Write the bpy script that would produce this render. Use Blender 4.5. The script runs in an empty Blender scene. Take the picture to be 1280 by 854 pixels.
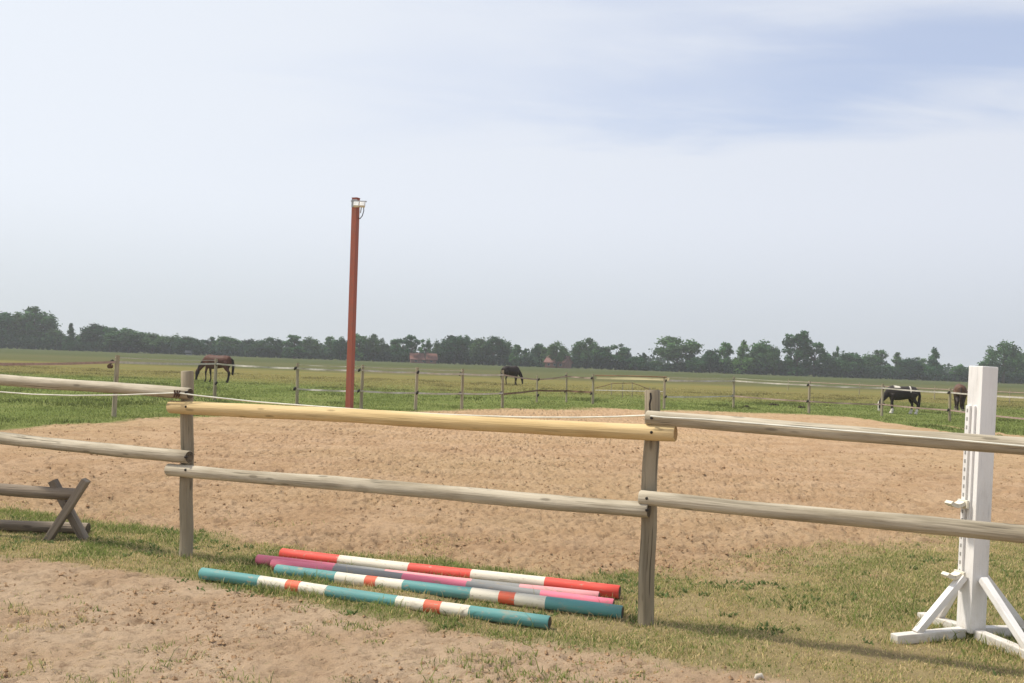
import bpy, bmesh, math, random
import numpy as np
from mathutils import Matrix, Vector, Euler

random.seed(7)
RNG = np.random.default_rng(7)
S = bpy.context.scene
COL = S.collection
R = math.radians

# ------------------------------------------------------------------ camera
CAM_H, F = 1.60, 1250.0                       # eye height, focal length in pixels of the 1280 px wide photo
ROT = Matrix.Rotation(R(90 + 1.114), 3, 'X') @ Matrix.Rotation(R(1.993), 3, 'Z')
cd = bpy.data.cameras.new('camera')
cd.sensor_width = 36.0
cd.lens = 36.0 * F / 1280.0
cd.clip_start, cd.clip_end = 0.1, 6000
cam = bpy.data.objects.new('camera', cd)
cam.matrix_world = Matrix.Translation((0, 0, CAM_H)) @ ROT.to_4x4()
COL.objects.link(cam)
S.camera = cam

# ------------------------------------------------------------------ light, sky, exposure
SUN_EL, SUN_AZ = 60.0, 277.0                  # azimuth clockwise from +Y: the sun stands to the left
sd = Vector((math.sin(R(SUN_AZ)) * math.cos(R(SUN_EL)), math.cos(R(SUN_AZ)) * math.cos(R(SUN_EL)), math.sin(R(SUN_EL))))
sl = bpy.data.lights.new('sun', 'SUN')
sl.energy, sl.angle, sl.color = 3.15, R(5.0), (1.0, 0.93, 0.80)
so = bpy.data.objects.new('sun', sl)
so.rotation_euler = (-sd).to_track_quat('-Z', 'Y').to_euler()
so.location = sd * 200
COL.objects.link(so)

W = bpy.data.worlds.new('World')
S.world = W
W.use_nodes = True
wn, wl = W.node_tree.nodes, W.node_tree.links
wn.clear()
def wnode(t, **kw):
    n = wn.new(t)
    for k, v in kw.items(): setattr(n, k, v)
    return n
def wmath(op, a, b=None, clamp=False):
    n = wnode('ShaderNodeMath', operation=op, use_clamp=clamp)
    for i, v in enumerate((a, b)):
        if v is None: continue
        if isinstance(v, (int, float)): n.inputs[i].default_value = v
        else: wl.new(v, n.inputs[i])
    return n.outputs[0]
sky = wnode('ShaderNodeTexSky', sky_type='NISHITA', sun_disc=False, sun_elevation=R(SUN_EL), sun_rotation=R(SUN_AZ),
            altitude=50, air_density=1.0, dust_density=2.5, ozone_density=1.5)
tc = wnode('ShaderNodeTexCoord')
sep = wnode('ShaderNodeSeparateXYZ'); wl.new(tc.outputs['Generated'], sep.inputs[0])
zc = wmath('MAXIMUM', sep.outputs[2], 0.0)
den = wmath('ADD', zc, 0.06)
comb = wnode('ShaderNodeCombineXYZ')
wl.new(wmath('DIVIDE', sep.outputs[0], den), comb.inputs[0])
wl.new(wmath('DIVIDE', sep.outputs[1], den), comb.inputs[1])
def wnoise(scale, detail, rough, off, sc, dist=0.0):
    m = wnode('ShaderNodeMapping'); m.inputs['Location'].default_value = off; m.inputs['Scale'].default_value = sc
    wl.new(comb.outputs[0], m.inputs[0])
    n = wnode('ShaderNodeTexNoise'); n.inputs['Scale'].default_value = scale; n.inputs['Detail'].default_value = detail
    n.inputs['Roughness'].default_value = rough; n.inputs['Distortion'].default_value = dist
    wl.new(m.outputs[0], n.inputs[0]); return n.outputs[0]
def wramp(fac, lo, hi):
    n = wnode('ShaderNodeMapRange', interpolation_type='SMOOTHSTEP')
    n.inputs['From Min'].default_value = lo; n.inputs['From Max'].default_value = hi
    wl.new(fac, n.inputs['Value']); return n.outputs[0]
def wmix(fac, a, b):
    n = wnode('ShaderNodeMix', data_type='RGBA')
    if isinstance(fac, (int, float)): n.inputs[0].default_value = fac
    else: wl.new(fac, n.inputs[0])
    for i, v in ((6, a), (7, b)):
        if isinstance(v, tuple): n.inputs[i].default_value = (*v, 1)
        else: wl.new(v, n.inputs[i])
    return n.outputs[2]
CLOUD_OFF = (3.1, 1.45, 0)
big = wnoise(0.62, 6, 0.52, CLOUD_OFF, (0.55, 1.0, 1), 0.35)
fine = wnoise(1.9, 7, 0.6, (7.3, 1.2, 0), (0.45, 1.0, 1), 0.6)
shape = wmath('ADD', wmath('MULTIPLY', big, 0.8), wmath('MULTIPLY', fine, 0.2))
zz = wmath('ADD', sep.outputs[2], wmath('ADD', wmath('MULTIPLY', wmath('SUBTRACT', big, 0.5), 0.20), wmath('MULTIPLY', wmath('SUBTRACT', fine, 0.5), 0.10)))
xx = wmath('ADD', sep.outputs[0], wmath('MULTIPLY', wmath('SUBTRACT', fine, 0.5), 0.5))
gap = wmath('MULTIPLY', wmath('MULTIPLY', wramp(zz, 0.200, 0.265), wramp(zz, 0.335, 0.275)), wramp(xx, -0.30, 0.40))   # a long rift of pale blue
high = wmath('MULTIPLY', wramp(shape, 0.50, 0.38), wramp(sep.outputs[2], 0.29, 0.40))                                # thin spots higher up
clear = wmath('MAXIMUM', gap, high)
veil = wmath('MULTIPLY_ADD', clear, -0.52); veil.node.inputs[2].default_value = 0.95
skyc = wnode('ShaderNodeMix', data_type='RGBA', blend_type='MULTIPLY'); skyc.inputs[0].default_value = 1
wl.new(sky.outputs[0], skyc.inputs[6]); skyc.inputs[7].default_value = (1.15, 1.15, 1.28, 1)
side = wmath('MULTIPLY_ADD', sep.outputs[0], -0.5)           # thin cloud glows more on the sun's side
sidef = wnode('ShaderNodeMapRange'); sidef.inputs['From Min'].default_value = -1; sidef.inputs['From Max'].default_value = 1
wl.new(sep.outputs[0], sidef.inputs['Value'])
cloudc = wmix(sidef.outputs[0], (6.6, 6.95, 7.35), (5.1, 5.35, 6.0))
cloudc2 = wmix(wramp(sep.outputs[2], -0.01, 0.16), wmix(sidef.outputs[0], (5.0, 5.4, 5.6), (3.95, 4.25, 4.75)), cloudc)
final = wmix(veil, skyc.outputs[2], cloudc2)
bg = wnode('ShaderNodeBackground'); bg.inputs['Strength'].default_value = 0.1045
wl.new(final, bg.inputs['Color'])
wo = wnode('ShaderNodeOutputWorld'); wl.new(bg.outputs[0], wo.inputs['Surface'])

S.view_settings.view_transform = 'Standard'
S.view_settings.look = 'None'
S.view_settings.gamma = 1.0
S.view_settings.use_curve_mapping = False
S.view_settings.exposure = 0.42
S.cycles.use_denoising = True
S.cycles.max_bounces = 6
S.cycles.volume_bounces = 1
S.cycles.transparent_max_bounces = 8

# ------------------------------------------------------------------ where things stand
EYE = Vector((0, 0, CAM_H))
def ray(px, py): return ROT @ Vector(((px - 640) / F, -(py - 427) / F, -1))
def ground(px, py, z=0.0):                    # the spot on the level z that the photo shows at (px, py)
    d = ray(px, py); return EYE + d * ((z - CAM_H) / d.z)
def at(px, py, Y):                            # the spot at distance Y
    d = ray(px, py); return EYE + d * (Y / d.y)
def spot(px, D): return Vector((at(px, 427, D).x, D, 0))

# ------------------------------------------------------------------ numpy noise
def _hash(ix, iy, seed):
    h = (ix.astype(np.int64) * 374761393 + iy.astype(np.int64) * 668265263 + seed * 974634541) & 0xffffffff
    h = ((h ^ (h >> 13)) * 1274126177) & 0xffffffff
    return ((h ^ (h >> 16)) & 0xffffff) / float(0xffffff)
def vnoise(x, y, seed=0):
    ix, iy = np.floor(x), np.floor(y)
    fx, fy = x - ix, y - iy
    fx = fx * fx * fx * (fx * (fx * 6 - 15) + 10); fy = fy * fy * fy * (fy * (fy * 6 - 15) + 10)
    a, b = _hash(ix, iy, seed), _hash(ix + 1, iy, seed)
    c, d = _hash(ix, iy + 1, seed), _hash(ix + 1, iy + 1, seed)
    return (a * (1 - fx) + b * fx) * (1 - fy) + (c * (1 - fx) + d * fx) * fy
def fbm(x, y, octaves=4, seed=0, gain=0.5):
    s, amp, tot = 0, 1.0, 0.0
    for o in range(octaves):
        ca, sa = math.cos(o * 1.1), math.sin(o * 1.1)
        s = s + amp * vnoise((x * ca - y * sa) * 2 ** o, (x * sa + y * ca) * 2 ** o, seed + o * 17)
        tot += amp; amp *= gain
    return s / tot
def smooth(a, b, x):
    t = np.clip((x - a) / (b - a), 0, 1); return t * t * (3 - 2 * t)

# ------------------------------------------------------------------ material helper
class Mat:
    def __init__(self, name, rough=0.9):
        self.m = bpy.data.materials.new(name); self.m.use_nodes = True
        self.n, self.l = self.m.node_tree.nodes, self.m.node_tree.links
        self.b = self.n['Principled BSDF']; self.b.inputs['Roughness'].default_value = rough
        self.b.inputs['Specular IOR Level'].default_value = 0.25
    def node(self, t, **kw):
        n = self.n.new(t)
        for k, v in kw.items(): setattr(n, k, v)
        return n
    def coord(self, kind='Object', scale=(1, 1, 1), loc=(0, 0, 0), attr=None):
        if attr:
            c = self.node('ShaderNodeAttribute', attribute_name=attr).outputs['Vector']
        else:
            c = self.node('ShaderNodeTexCoord').outputs[kind]
        m = self.node('ShaderNodeMapping'); m.inputs['Scale'].default_value = scale; m.inputs['Location'].default_value = loc
        self.l.new(c, m.inputs[0]); return m.outputs[0]
    def noise(self, vec, scale, detail=4, rough=0.55, dist=0.0, out=0):
        n = self.node('ShaderNodeTexNoise'); self.l.new(vec, n.inputs['Vector'])
        n.inputs['Scale'].default_value = scale; n.inputs['Detail'].default_value = detail
        n.inputs['Roughness'].default_value = rough; n.inputs['Distortion'].default_value = dist
        return n.outputs[out]
    def rng(self, v, a, b, c=0.0, d=1.0):
        n = self.node('ShaderNodeMapRange', interpolation_type='SMOOTHSTEP')
        for k, x in (('From Min', a), ('From Max', b), ('To Min', c), ('To Max', d)): n.inputs[k].default_value = x
        self.l.new(v, n.inputs['Value']); return n.outputs[0]
    def math(self, op, a, b, clamp=False):
        n = self.node('ShaderNodeMath', operation=op, use_clamp=clamp)
        for i, v in enumerate((a, b)):
            if isinstance(v, (int, float)): n.inputs[i].default_value = v
            else: self.l.new(v, n.inputs[i])
        return n.outputs[0]
    def mix(self, f, a, b, blend='MIX'):
        n = self.node('ShaderNodeMix', data_type='RGBA', blend_type=blend)
        if isinstance(f, (int, float)): n.inputs[0].default_value = f
        else: self.l.new(f, n.inputs[0])
        for i, v in ((6, a), (7, b)):
            if isinstance(v, tuple): n.inputs[i].default_value = (*v, 1)
            else: self.l.new(v, n.inputs[i])
        return n.outputs[2]
    def attr(self, name, out='Color'): return self.node('ShaderNodeAttribute', attribute_name=name).outputs[out]
    def base(self, v):
        if isinstance(v, tuple): self.b.inputs['Base Color'].default_value = (*v, 1)
        else: self.l.new(v, self.b.inputs['Base Color'])
        return self
    def bump(self, h, strength=0.4, dist=0.01):
        n = self.node('ShaderNodeBump'); n.inputs['Strength'].default_value = strength; n.inputs['Distance'].default_value = dist
        self.l.new(h, n.inputs['Height']); self.l.new(n.outputs[0], self.b.inputs['Normal']); return self
    def leafy(self, col, t=0.3):                 # thin leaves let some light through
        tr = self.node('ShaderNodeBsdfTranslucent'); mx = self.node('ShaderNodeMixShader'); mx.inputs[0].default_value = t
        self.l.new(col, tr.inputs[0]); self.l.new(col, self.b.inputs['Base Color'])
        self.l.new(self.b.outputs[0], mx.inputs[1]); self.l.new(tr.outputs[0], mx.inputs[2])
        self.l.new(mx.outputs[0], self.n['Material Output'].inputs['Surface']); return self

# ------------------------------------------------------------------ mesh helpers
def tag(o, label=None, cat=None, group=None, kind=None):
    if label: o['label'] = label
    if cat: o['category'] = cat
    if group: o['group'] = group
    if kind: o['kind'] = kind
    return o
def thing(name, loc, label, cat, group=None, rz=0.0):
    o = bpy.data.objects.new(name, None); COL.objects.link(o)
    o.location = loc; o.rotation_euler = (0, 0, rz); o.empty_display_size = 0.2
    return tag(o, label, cat, group)
def link(name, me, parent=None, loc=None):
    o = bpy.data.objects.new(name, me); COL.objects.link(o)
    if parent: o.parent = parent
    if loc is not None: o.location = loc
    return o
class Geo:
    """collects tubes, boxes and quads into ONE mesh; 'grain' keeps each tube's own straight coordinates for the wood texture"""
    def __init__(self, origin=(0, 0, 0)):
        self.v, self.f, self.mi, self.g, self.sm = [], [], [], [], []
        self.o = Vector(origin)
    def tube(self, pts, rad, n=14, mat=0, cap=1, rough=0.0, seed=0, flat=None):
        pts = [Vector(p) for p in pts]; k = len(pts)
        rad = [rad] * k if isinstance(rad, (int, float)) else rad
        b0 = len(self.v); rnd = random.Random(seed)
        ph = [rnd.uniform(0, 6.28) for _ in range(6)]
        up = None; L = 0.0; so_ = Vector((rnd.uniform(-9, 9), rnd.uniform(-9, 9), rnd.uniform(-9, 9)))
        for i, p in enumerate(pts):
            t = (pts[min(i + 1, k - 1)] - pts[max(i - 1, 0)]).normalized()
            if up is None:
                up = Vector((0, 0, 1)) if abs(t.z) < 0.9 else Vector((1, 0, 0))
            a = (up - t * up.dot(t)).normalized(); bb = t.cross(a); up = a
            if i: L += (p - pts[i - 1]).length
            ri = rad[i]; ra, rb = ri if isinstance(ri, tuple) else (ri, ri)
            for j in range(n):
                th = 2 * math.pi * j / n
                w = 1 + rough * (math.sin(2 * th + ph[0] + L * 1.7) + math.sin(3 * th + ph[1] - L * 2.3) + math.sin(th + ph[2] + L * 5.1))
                q = a * (math.cos(th) * ra * w) + bb * (math.sin(th) * rb * w)
                self.v.append(p + q - self.o)
                self.g.append(Vector((math.cos(th) * ra, math.sin(th) * rb, L)) + so_)
        for i in range(k - 1):
            for j in range(n):
                self.f.append((b0 + i * n + j, b0 + i * n + (j + 1) % n, b0 + (i + 1) * n + (j + 1) % n, b0 + (i + 1) * n + j))
                self.mi.append(mat[i] if isinstance(mat, (list, tuple)) else mat); self.sm.append(True)
        if cap:
            for e, ring in ((0, [b0 + j for j in range(n)][::-1]), (1, [b0 + (k - 1) * n + j for j in range(n)])):
                c0 = len(self.v)
                for r_ in ring: self.v.append(self.v[r_].copy()); self.g.append(self.g[r_].copy())
                self.f.append(tuple(range(c0, c0 + n))); self.sm.append(False)
                m_ = mat[0 if e == 0 else -1] if isinstance(mat, (list, tuple)) else mat
                self.mi.append(m_ if cap == 1 else cap)
        return self
    def box(self, c, size, rot=None, mat=0, bevel=0.004, grain_axis=2):
        bm = bmesh.new(); bmesh.ops.create_cube(bm, size=1)
        for v in bm.verts: v.co = Vector((v.co.x * size[0], v.co.y * size[1], v.co.z * size[2]))
        if bevel: bmesh.ops.bevel(bm, geom=bm.edges[:], offset=bevel, segments=2, profile=0.6, affect='EDGES')
        M = rot if rot is not None else Matrix.Identity(3)
        b0 = len(self.v); off = Vector((random.uniform(-5, 5),) * 3)
        bm.verts.ensure_lookup_table()
        for v in bm.verts:
            self.v.append(Vector(c) + M @ v.co - self.o)
            q = v.co.copy()
            q = Vector((q.y, q.z, q.x)) if grain_axis == 0 else (Vector((q.x, q.z, q.y)) if grain_axis == 1 else q)
            self.g.append(q + off)
        for f in bm.faces:
            self.f.append(tuple(b0 + v.index for v in f.verts)); self.mi.append(mat); self.sm.append(False)
        bm.free(); return self
    def beam(self, a, b, w, h, up=(0, 0, 1), mat=0, bevel=0.004):
        a, b = Vector(a), Vector(b); z = (b - a).normalized(); u = Vector(up)
        if abs(z.dot(u)) > 0.98: u = Vector((0, 1, 0))
        x = u.cross(z).normalized(); y = z.cross(x)
        return self.box((a + b) / 2, (w, h, (b - a).length), Matrix((x, y, z)).transposed(), mat, bevel)
    def poly(self, pts, mat=0, sm=False):
        b0 = len(self.v)
        for p in pts: self.v.append(Vector(p) - self.o); self.g.append(Vector(p))
        self.f.append(tuple(range(b0, b0 + len(pts)))); self.mi.append(mat); self.sm.append(sm); return self
    def mesh(self, name, mats):
        me = bpy.data.meshes.new(name)
        me.from_pydata([tuple(v) for v in self.v], [], self.f)
        for m in (mats if isinstance(mats, (list, tuple)) else [mats]): me.materials.append(m)
        me.polygons.foreach_set('material_index', self.mi); me.polygons.foreach_set('use_smooth', self.sm)
        a = me.attributes.new('grain', 'FLOAT_VECTOR', 'POINT')
        a.data.foreach_set('vector', [c for g in self.g for c in g])
        me.update(); return me
    def build(self, name, mats, parent=None): return link(name, self.mesh(name, mats), parent)
def np_mesh(name, V, Fa, mat, col=None, sm=False, cname='col'):
    me = bpy.data.meshes.new(name); k = Fa.shape[1]
    me.vertices.add(len(V)); me.vertices.foreach_set('co', V.astype(np.float32).ravel())
    me.loops.add(Fa.size); me.loops.foreach_set('vertex_index', Fa.astype(np.int32).ravel())
    me.polygons.add(len(Fa)); me.polygons.foreach_set('loop_start', np.arange(0, Fa.size, k, dtype=np.int32))
    me.polygons.foreach_set('use_smooth', np.full(len(Fa), sm))
    if col is not None:
        a = me.attributes.new(cname, 'FLOAT_COLOR', 'POINT')
        c4 = np.ones((len(V), 4), np.float32); c4[:, :3] = col; a.data.foreach_set('color', c4.ravel())
    me.update(calc_edges=True); me.validate(); me.materials.append(mat); return me

# ------------------------------------------------------------------ zones of the ground
def edge(pix):
    P = [ground(*p) for p in pix]; P.sort(key=lambda p: p.x)
    return np.array([p.x for p in P]), np.array([p.y for p in P])
NEAR = edge([(-150, 610), (0, 634), (110, 652), (240, 668), (400, 688), (550, 698), (700, 713), (820, 722), (900, 716), (960, 710), (1050, 700), (1130, 686), (1280, 668), (1500, 655)])
FAR = edge([(-350, 585), (-120, 553), (0, 538), (60, 532), (140, 527), (220, 522), (330, 519), (440, 517), (560, 513), (640, 511), (760, 511), (860, 514), (960, 517), (1060, 521), (1160, 529), (1280, 546), (1420, 575)])
DIRT = edge([(-300, 690), (-80, 695), (0, 700), (100, 706), (200, 722), (320, 748), (430, 764), (520, 780), (640, 799), (760, 817), (850, 834), (950, 850), (1080, 876), (1300, 925)])
def zones(x, y):
    j = (fbm(x * 0.9, y * 0.9, 4, 11) - 0.5) * 1.0 + (fbm(x * 4, y * 4, 3, 12) - 0.5) * 0.42
    near = np.interp(x, *NEAR); far = np.interp(x, *FAR); dirt = np.interp(x, *DIRT)
    right = smooth(0.5, 2.0, x)
    w = 0.16 + 0.5 * right
    jj = j * (0.55 + 0.9 * right)
    sand = smooth(-w, w, y - near + jj) * (1 - smooth(-0.9, 0.9, y - far + j * 2.6))
    dirtm = 1 - smooth(-0.12, 0.12, y - dirt + j * 0.45)
    return sand, dirtm

# ground sheet: one grid, finer where one can see its relief
def axis_x():
    xs = list(np.arange(0, 4.2, 0.02)); d = 0.02
    while xs[-1] < 18: d = min(0.12, d * 1.012); xs.append(xs[-1] + d)
    while xs[-1] < 1500: d *= 1.16; xs.append(xs[-1] + d)
    xs = np.array(xs); return np.concatenate([-xs[:0:-1], xs])
def axis_y():
    ys = list(-np.geomspace(40, 1, 10)) + [0, 1, 2, 3, 3.8]; ys += list(np.arange(4.4, 8.0, 0.02))
    while ys[-1] < 40: ys.append(ys[-1] + 0.02 * max(1, (ys[-1] / 8.0) ** 1.75))
    d = ys[-1] - ys[-2]
    while ys[-1] < 1600: d *= 1.09; ys.append(ys[-1] + d)
    return np.array(ys)
def relief(x, y, sand, dirtm):
    bare = np.maximum(sand, dirtm)
    fade = 1 - smooth(30, 60, y)
    hz = (fbm(x * 0.8, y * 0.8, 3, 21) - 0.5) * 0.03
    # hoof-churned sand: clods and pits
    a = fbm(x * 7.5, y * 9.5, 4, 22, 0.62)
    b = fbm(x * 19, y * 25, 2, 23, 0.6)
    pits = smooth(0.40, 0.30, a) + 0.6 * smooth(0.34, 0.22, b)
    clod = smooth(0.58, 0.74, b)
    ch = (a - 0.5) * 0.030 - pits * (0.034 + 0.02 * smooth(9, 18, y)) + clod * 0.015 + (b - 0.5) * 0.018
    patch = 0.65 + 0.8 * fbm(x * 0.7, y * 0.7, 2, 24)
    gr = (fbm(x * 6, y * 6, 3, 25) - 0.5) * 0.03
    return (hz + ch * bare * patch * (1 - 0.38 * dirtm) + gr * (1 - bare)) * fade * smooth(400, 100, y)
ax, ay = axis_x(), axis_y()
GX, GY = np.meshgrid(ax, ay)
gx, gy = GX.ravel(), GY.ravel()
zs, zd = zones(gx, gy)
gz = relief(gx, gy, zs, zd)
def height(x, y):
    x = np.atleast_1d(np.asarray(x, float)); y = np.atleast_1d(np.asarray(y, float))
    s, d = zones(x, y); return relief(x, y, s, d)
def hz(p): return float(height(p[0], p[1])[0])
def greenness(x, y):                              # how fresh the short grass is
    p = fbm(x * 0.55, y * 0.75, 3, 31)
    q = fbm(x * 2.2, y * 2.6, 3, 32)
    g = smooth(0.33, 0.66, p * 0.55 + q * 0.45)
    left = 1 - smooth(0.2, 2.2, x)
    return np.clip(g * (0.55 + 0.3 * left) + 0.09 * left + 0.05, 0, 1)
nx, ny = len(ax), len(ay)
i0 = (np.arange(ny - 1)[:, None] * nx + np.arange(nx - 1)[None, :]).ravel()
quads = np.stack([i0, i0 + 1, i0 + nx + 1, i0 + nx], 1)

gm = Mat('ground_material', 0.95); gm.b.inputs['Specular IOR Level'].default_value = 0.0
zc_ = gm.attr('zone'); sp = gm.node('ShaderNodeSeparateColor'); gm.l.new(zc_, sp.inputs[0])
oc = gm.coord('Object')
n1 = gm.noise(oc, 1.3, 5); n2 = gm.noise(oc, 9, 5, 0.65); n3 = gm.noise(oc, 60, 4, 0.7); n4 = gm.noise(oc, 0.12, 4)
sandc = gm.mix(gm.rng(n1, 0.35, 0.65), (0.405, 0.270, 0.162), (0.465, 0.325, 0.208))
sandc = gm.mix(gm.rng(n4, 0.40, 0.62, 0, 0.4), sandc, (0.43, 0.315, 0.18))
n6 = gm.noise(gm.coord('Object', (0.35, 0.9, 1)), 1.0, 6, 0.7)
sandc = gm.mix(gm.rng(n6, 0.50, 0.66, 0, 0.45), sandc, (0.31, 0.195, 0.115))
sandc = gm.mix(gm.rng(n2, 0.54, 0.78, 0, 0.8), sandc, (0.29, 0.175, 0.095))
sandc = gm.mix(gm.rng(n3, 0.55, 0.8, 0, 0.6), sandc, (0.54, 0.39, 0.235))
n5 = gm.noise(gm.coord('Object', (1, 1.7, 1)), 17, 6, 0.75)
sandc = gm.mix(gm.rng(n5, 0.57, 0.67, 0, 0.75), sandc, (0.215, 0.125, 0.07))  # dark specks: shade of pits and clods painted into the sand colour
dirtc = gm.mix(gm.rng(n1, 0.35, 0.65), (0.425, 0.30, 0.195), (0.49, 0.365, 0.25))
dirtc = gm.mix(gm.rng(n2, 0.52, 0.75), dirtc, (0.26, 0.175, 0.11))
dirtc = gm.mix(gm.rng(n3, 0.55, 0.8, 0, 0.6), dirtc, (0.53, 0.40, 0.28))
dirtc = gm.mix(gm.rng(n5, 0.57, 0.67, 0, 0.7), dirtc, (0.22, 0.145, 0.09))  # same painted pit shade on the front soil
turf = gm.mix(sp.outputs[2], (0.34, 0.265, 0.145), (0.23, 0.225, 0.095))
turf = gm.mix(gm.rng(n2, 0.4, 0.7, 0, 0.7), turf, (0.25, 0.19, 0.105))
# the meadow in its bands of fresh, dry and pale grass with distance
wp = gm.node('ShaderNodeSeparateXYZ'); gm.l.new(oc, wp.inputs[0])
wob = gm.noise(gm.coord('Object', (0.02, 0.05, 1)), 1.0, 5, 0.6)
yy = gm.math('ADD', wp.outputs[1], gm.math('MULTIPLY', gm.math('SUBTRACT', wob, 0.5), 42))
mead = gm.mix(gm.rng(gm.noise(gm.coord('Object', (0.5, 0.35, 1)), 1.0, 6, 0.65), 0.35, 0.65), (0.14, 0.175, 0.055), (0.18, 0.20, 0.07))
tan = gm.mix(gm.rng(gm.noise(gm.coord('Object', (0.15, 0.3, 1)), 1.0, 6, 0.7), 0.35, 0.65), (0.20, 0.165, 0.066), (0.155, 0.155, 0.058))
grey = gm.mix(gm.rng(gm.noise(gm.coord('Object', (0.06, 0.12, 1)), 1.0, 6, 0.7), 0.38, 0.62), (0.12, 0.112, 0.058), (0.098, 0.112, 0.05))
pale = gm.mix(gm.rng(gm.noise(gm.coord('Object', (0.015, 0.05, 1)), 1.0, 6, 0.7), 0.38, 0.62), (0.070, 0.086, 0.038), (0.088, 0.097, 0.043))
mead = gm.mix(gm.rng(yy, 48, 62), mead, tan)
mead = gm.mix(gm.rng(yy, 84, 104), mead, grey)
mead = gm.mix(gm.rng(yy, 140, 185), mead, pale)
turf = gm.mix(gm.rng(wp.outputs[1], 15, 20), turf, mead)
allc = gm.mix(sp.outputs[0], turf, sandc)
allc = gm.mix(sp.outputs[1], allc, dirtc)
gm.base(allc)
bh = gm.math('ADD', gm.math('MULTIPLY', gm.noise(gm.coord('Object', (1, 1.4, 1)), 30, 6, 0.72), 0.9), gm.math('MULTIPLY', gm.noise(oc, 150, 3, 0.7), 0.4))
gm.bump(bh, 0.9, 0.03)
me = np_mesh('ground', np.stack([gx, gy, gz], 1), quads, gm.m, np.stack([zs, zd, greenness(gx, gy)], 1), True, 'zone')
tag(link('ground', me), 'tan churned sand, short grass and flat green meadow reaching the far trees', kind='structure')

# ------------------------------------------------------------------ materials for the objects
def wood(name, light, dark, end=None, streak=1.0, stain=(0.12, 0.10, 0.07), knots=True):
    m = Mat(name, 0.85)
    v = m.coord(attr='grain', scale=(26, 26, 1.1)); v2 = m.coord(attr='grain', scale=(70, 70, 2.2)); v3 = m.coord(attr='grain', scale=(9, 9, 1.6))
    c = m.mix(m.rng(m.noise(v3, 1.0, 4), 0.35, 0.68), light, dark)
    c = m.mix(m.rng(m.noise(v, 1.0, 5, 0.6), 0.5, 0.72, 0, 0.75 * streak), c, tuple(x * 0.55 for x in dark))
    cr = m.noise(v2, 1.0, 3, 0.5)
    c = m.mix(m.rng(cr, 0.64, 0.70, 0, 0.85 * streak), c, tuple(x * 0.3 for x in dark))
    if knots:
        vo = m.node('ShaderNodeTexVoronoi'); vo.inputs['Scale'].default_value = 1.0
        m.l.new(m.coord(attr='grain', scale=(13, 13, 3.4)), vo.inputs['Vector'])
        c = m.mix(m.rng(vo.outputs['Distance'], 0.18, 0.09, 0, 0.6), c, tuple(x * 0.4 for x in dark))
    c = m.mix(m.rng(m.noise(m.coord(attr='grain', scale=(6, 6, 3)), 1.0, 4), 0.6, 0.8, 0, 0.6), c, stain)
    m.base(c); m.bump(m.math('ADD', m.noise(v, 1.0, 4), m.math('MULTIPLY', cr, -0.9)), 0.8, 0.008)
    return m.m
M_GREY = wood('weathered_rail_wood', (0.49, 0.435, 0.335), (0.31, 0.265, 0.19))
M_GREYD = wood('weathered_post_wood', (0.36, 0.31, 0.225), (0.25, 0.21, 0.145), stain=(0.14, 0.13, 0.085))
M_YEL = wood('fresh_peeled_wood', (0.63, 0.475, 0.25), (0.53, 0.385, 0.185), streak=0.4, stain=(0.45, 0.31, 0.15))
M_END = wood('end_grain', (0.16, 0.125, 0.085), (0.07, 0.055, 0.035), knots=False)
M_ENDY = wood('fresh_end_grain', (0.40, 0.25, 0.11), (0.27, 0.16, 0.07), knots=False)
M_OLD = wood('old_dark_wood', (0.28, 0.235, 0.185), (0.17, 0.138, 0.105))
M_OLDL = wood('old_log_wood', (0.27, 0.22, 0.165), (0.16, 0.125, 0.09))
M_STAKE = wood('paddock_post_wood', (0.38, 0.33, 0.235), (0.27, 0.23, 0.155), knots=False)
M_BAR = wood('pale_gate_bar_wood', (0.68, 0.60, 0.37), (0.58, 0.50, 0.29), streak=0.2, knots=False)
M_BROWN = wood('brown_rail_wood', (0.22, 0.13, 0.07), (0.15, 0.09, 0.05), knots=False)
def paint(name, col, rough=0.62, wear=(0.35, 0.28, 0.2), amount=0.61, dirt=0.75, coord='grain', splash=False):
    m = Mat(name, rough); m.b.inputs['Specular IOR Level'].default_value = 0.4
    v = m.coord(attr='grain', scale=(14, 14, 5)) if coord == 'grain' else m.coord('Object', (6, 6, 6))
    c = m.mix(m.rng(m.noise(v, 0.6, 4), 0.3, 0.7), col, tuple(min(1, x * 0.86 + 0.012) for x in col))
    c = m.mix(m.rng(m.noise(v, 2.6, 6, 0.7), amount - 0.03, amount + 0.05, 0, 0.8), c, wear)
    c = m.mix(m.rng(m.noise(v, 0.9, 5, 0.7), 0.55, 0.8, 0, dirt), c, (0.30, 0.245, 0.17))
    gv = m.coord(attr='grain', scale=(60, 60, 2.5))
    c = m.mix(m.rng(m.noise(gv, 1.0, 4, 0.6), 0.58, 0.70, 0, 0.45), c, tuple(x * 0.55 + 0.02 for x in col))
    if splash:                                     # soil splashed up from the ground, flaking and streaks
        w_ = m.node('ShaderNodeSeparateXYZ'); m.l.new(m.node('ShaderNodeTexCoord').outputs['Object'], w_.inputs[0])
        sn = m.noise(m.coord('Object', (9, 9, 9)), 1.0, 6, 0.75)
        hgt = m.math('ADD', w_.outputs[2], m.math('MULTIPLY', sn, -0.34))
        c = m.mix(m.rng(hgt, -0.02, -0.17, 0, 0.55), c, (0.42, 0.36, 0.27))
        c = m.mix(m.rng(m.noise(m.coord('Object', (22, 22, 3)), 1.0, 5, 0.7), 0.62, 0.74, 0, 0.4), c, (0.45, 0.42, 0.37))
    m.base(c); m.bump(m.math('ADD', m.noise(v, 6, 4, 0.7), m.noise(gv, 1.0, 3)), 0.3, 0.004); return m.m
P_TEAL = paint('teal_pole_paint', (0.10, 0.285, 0.275))
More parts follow.
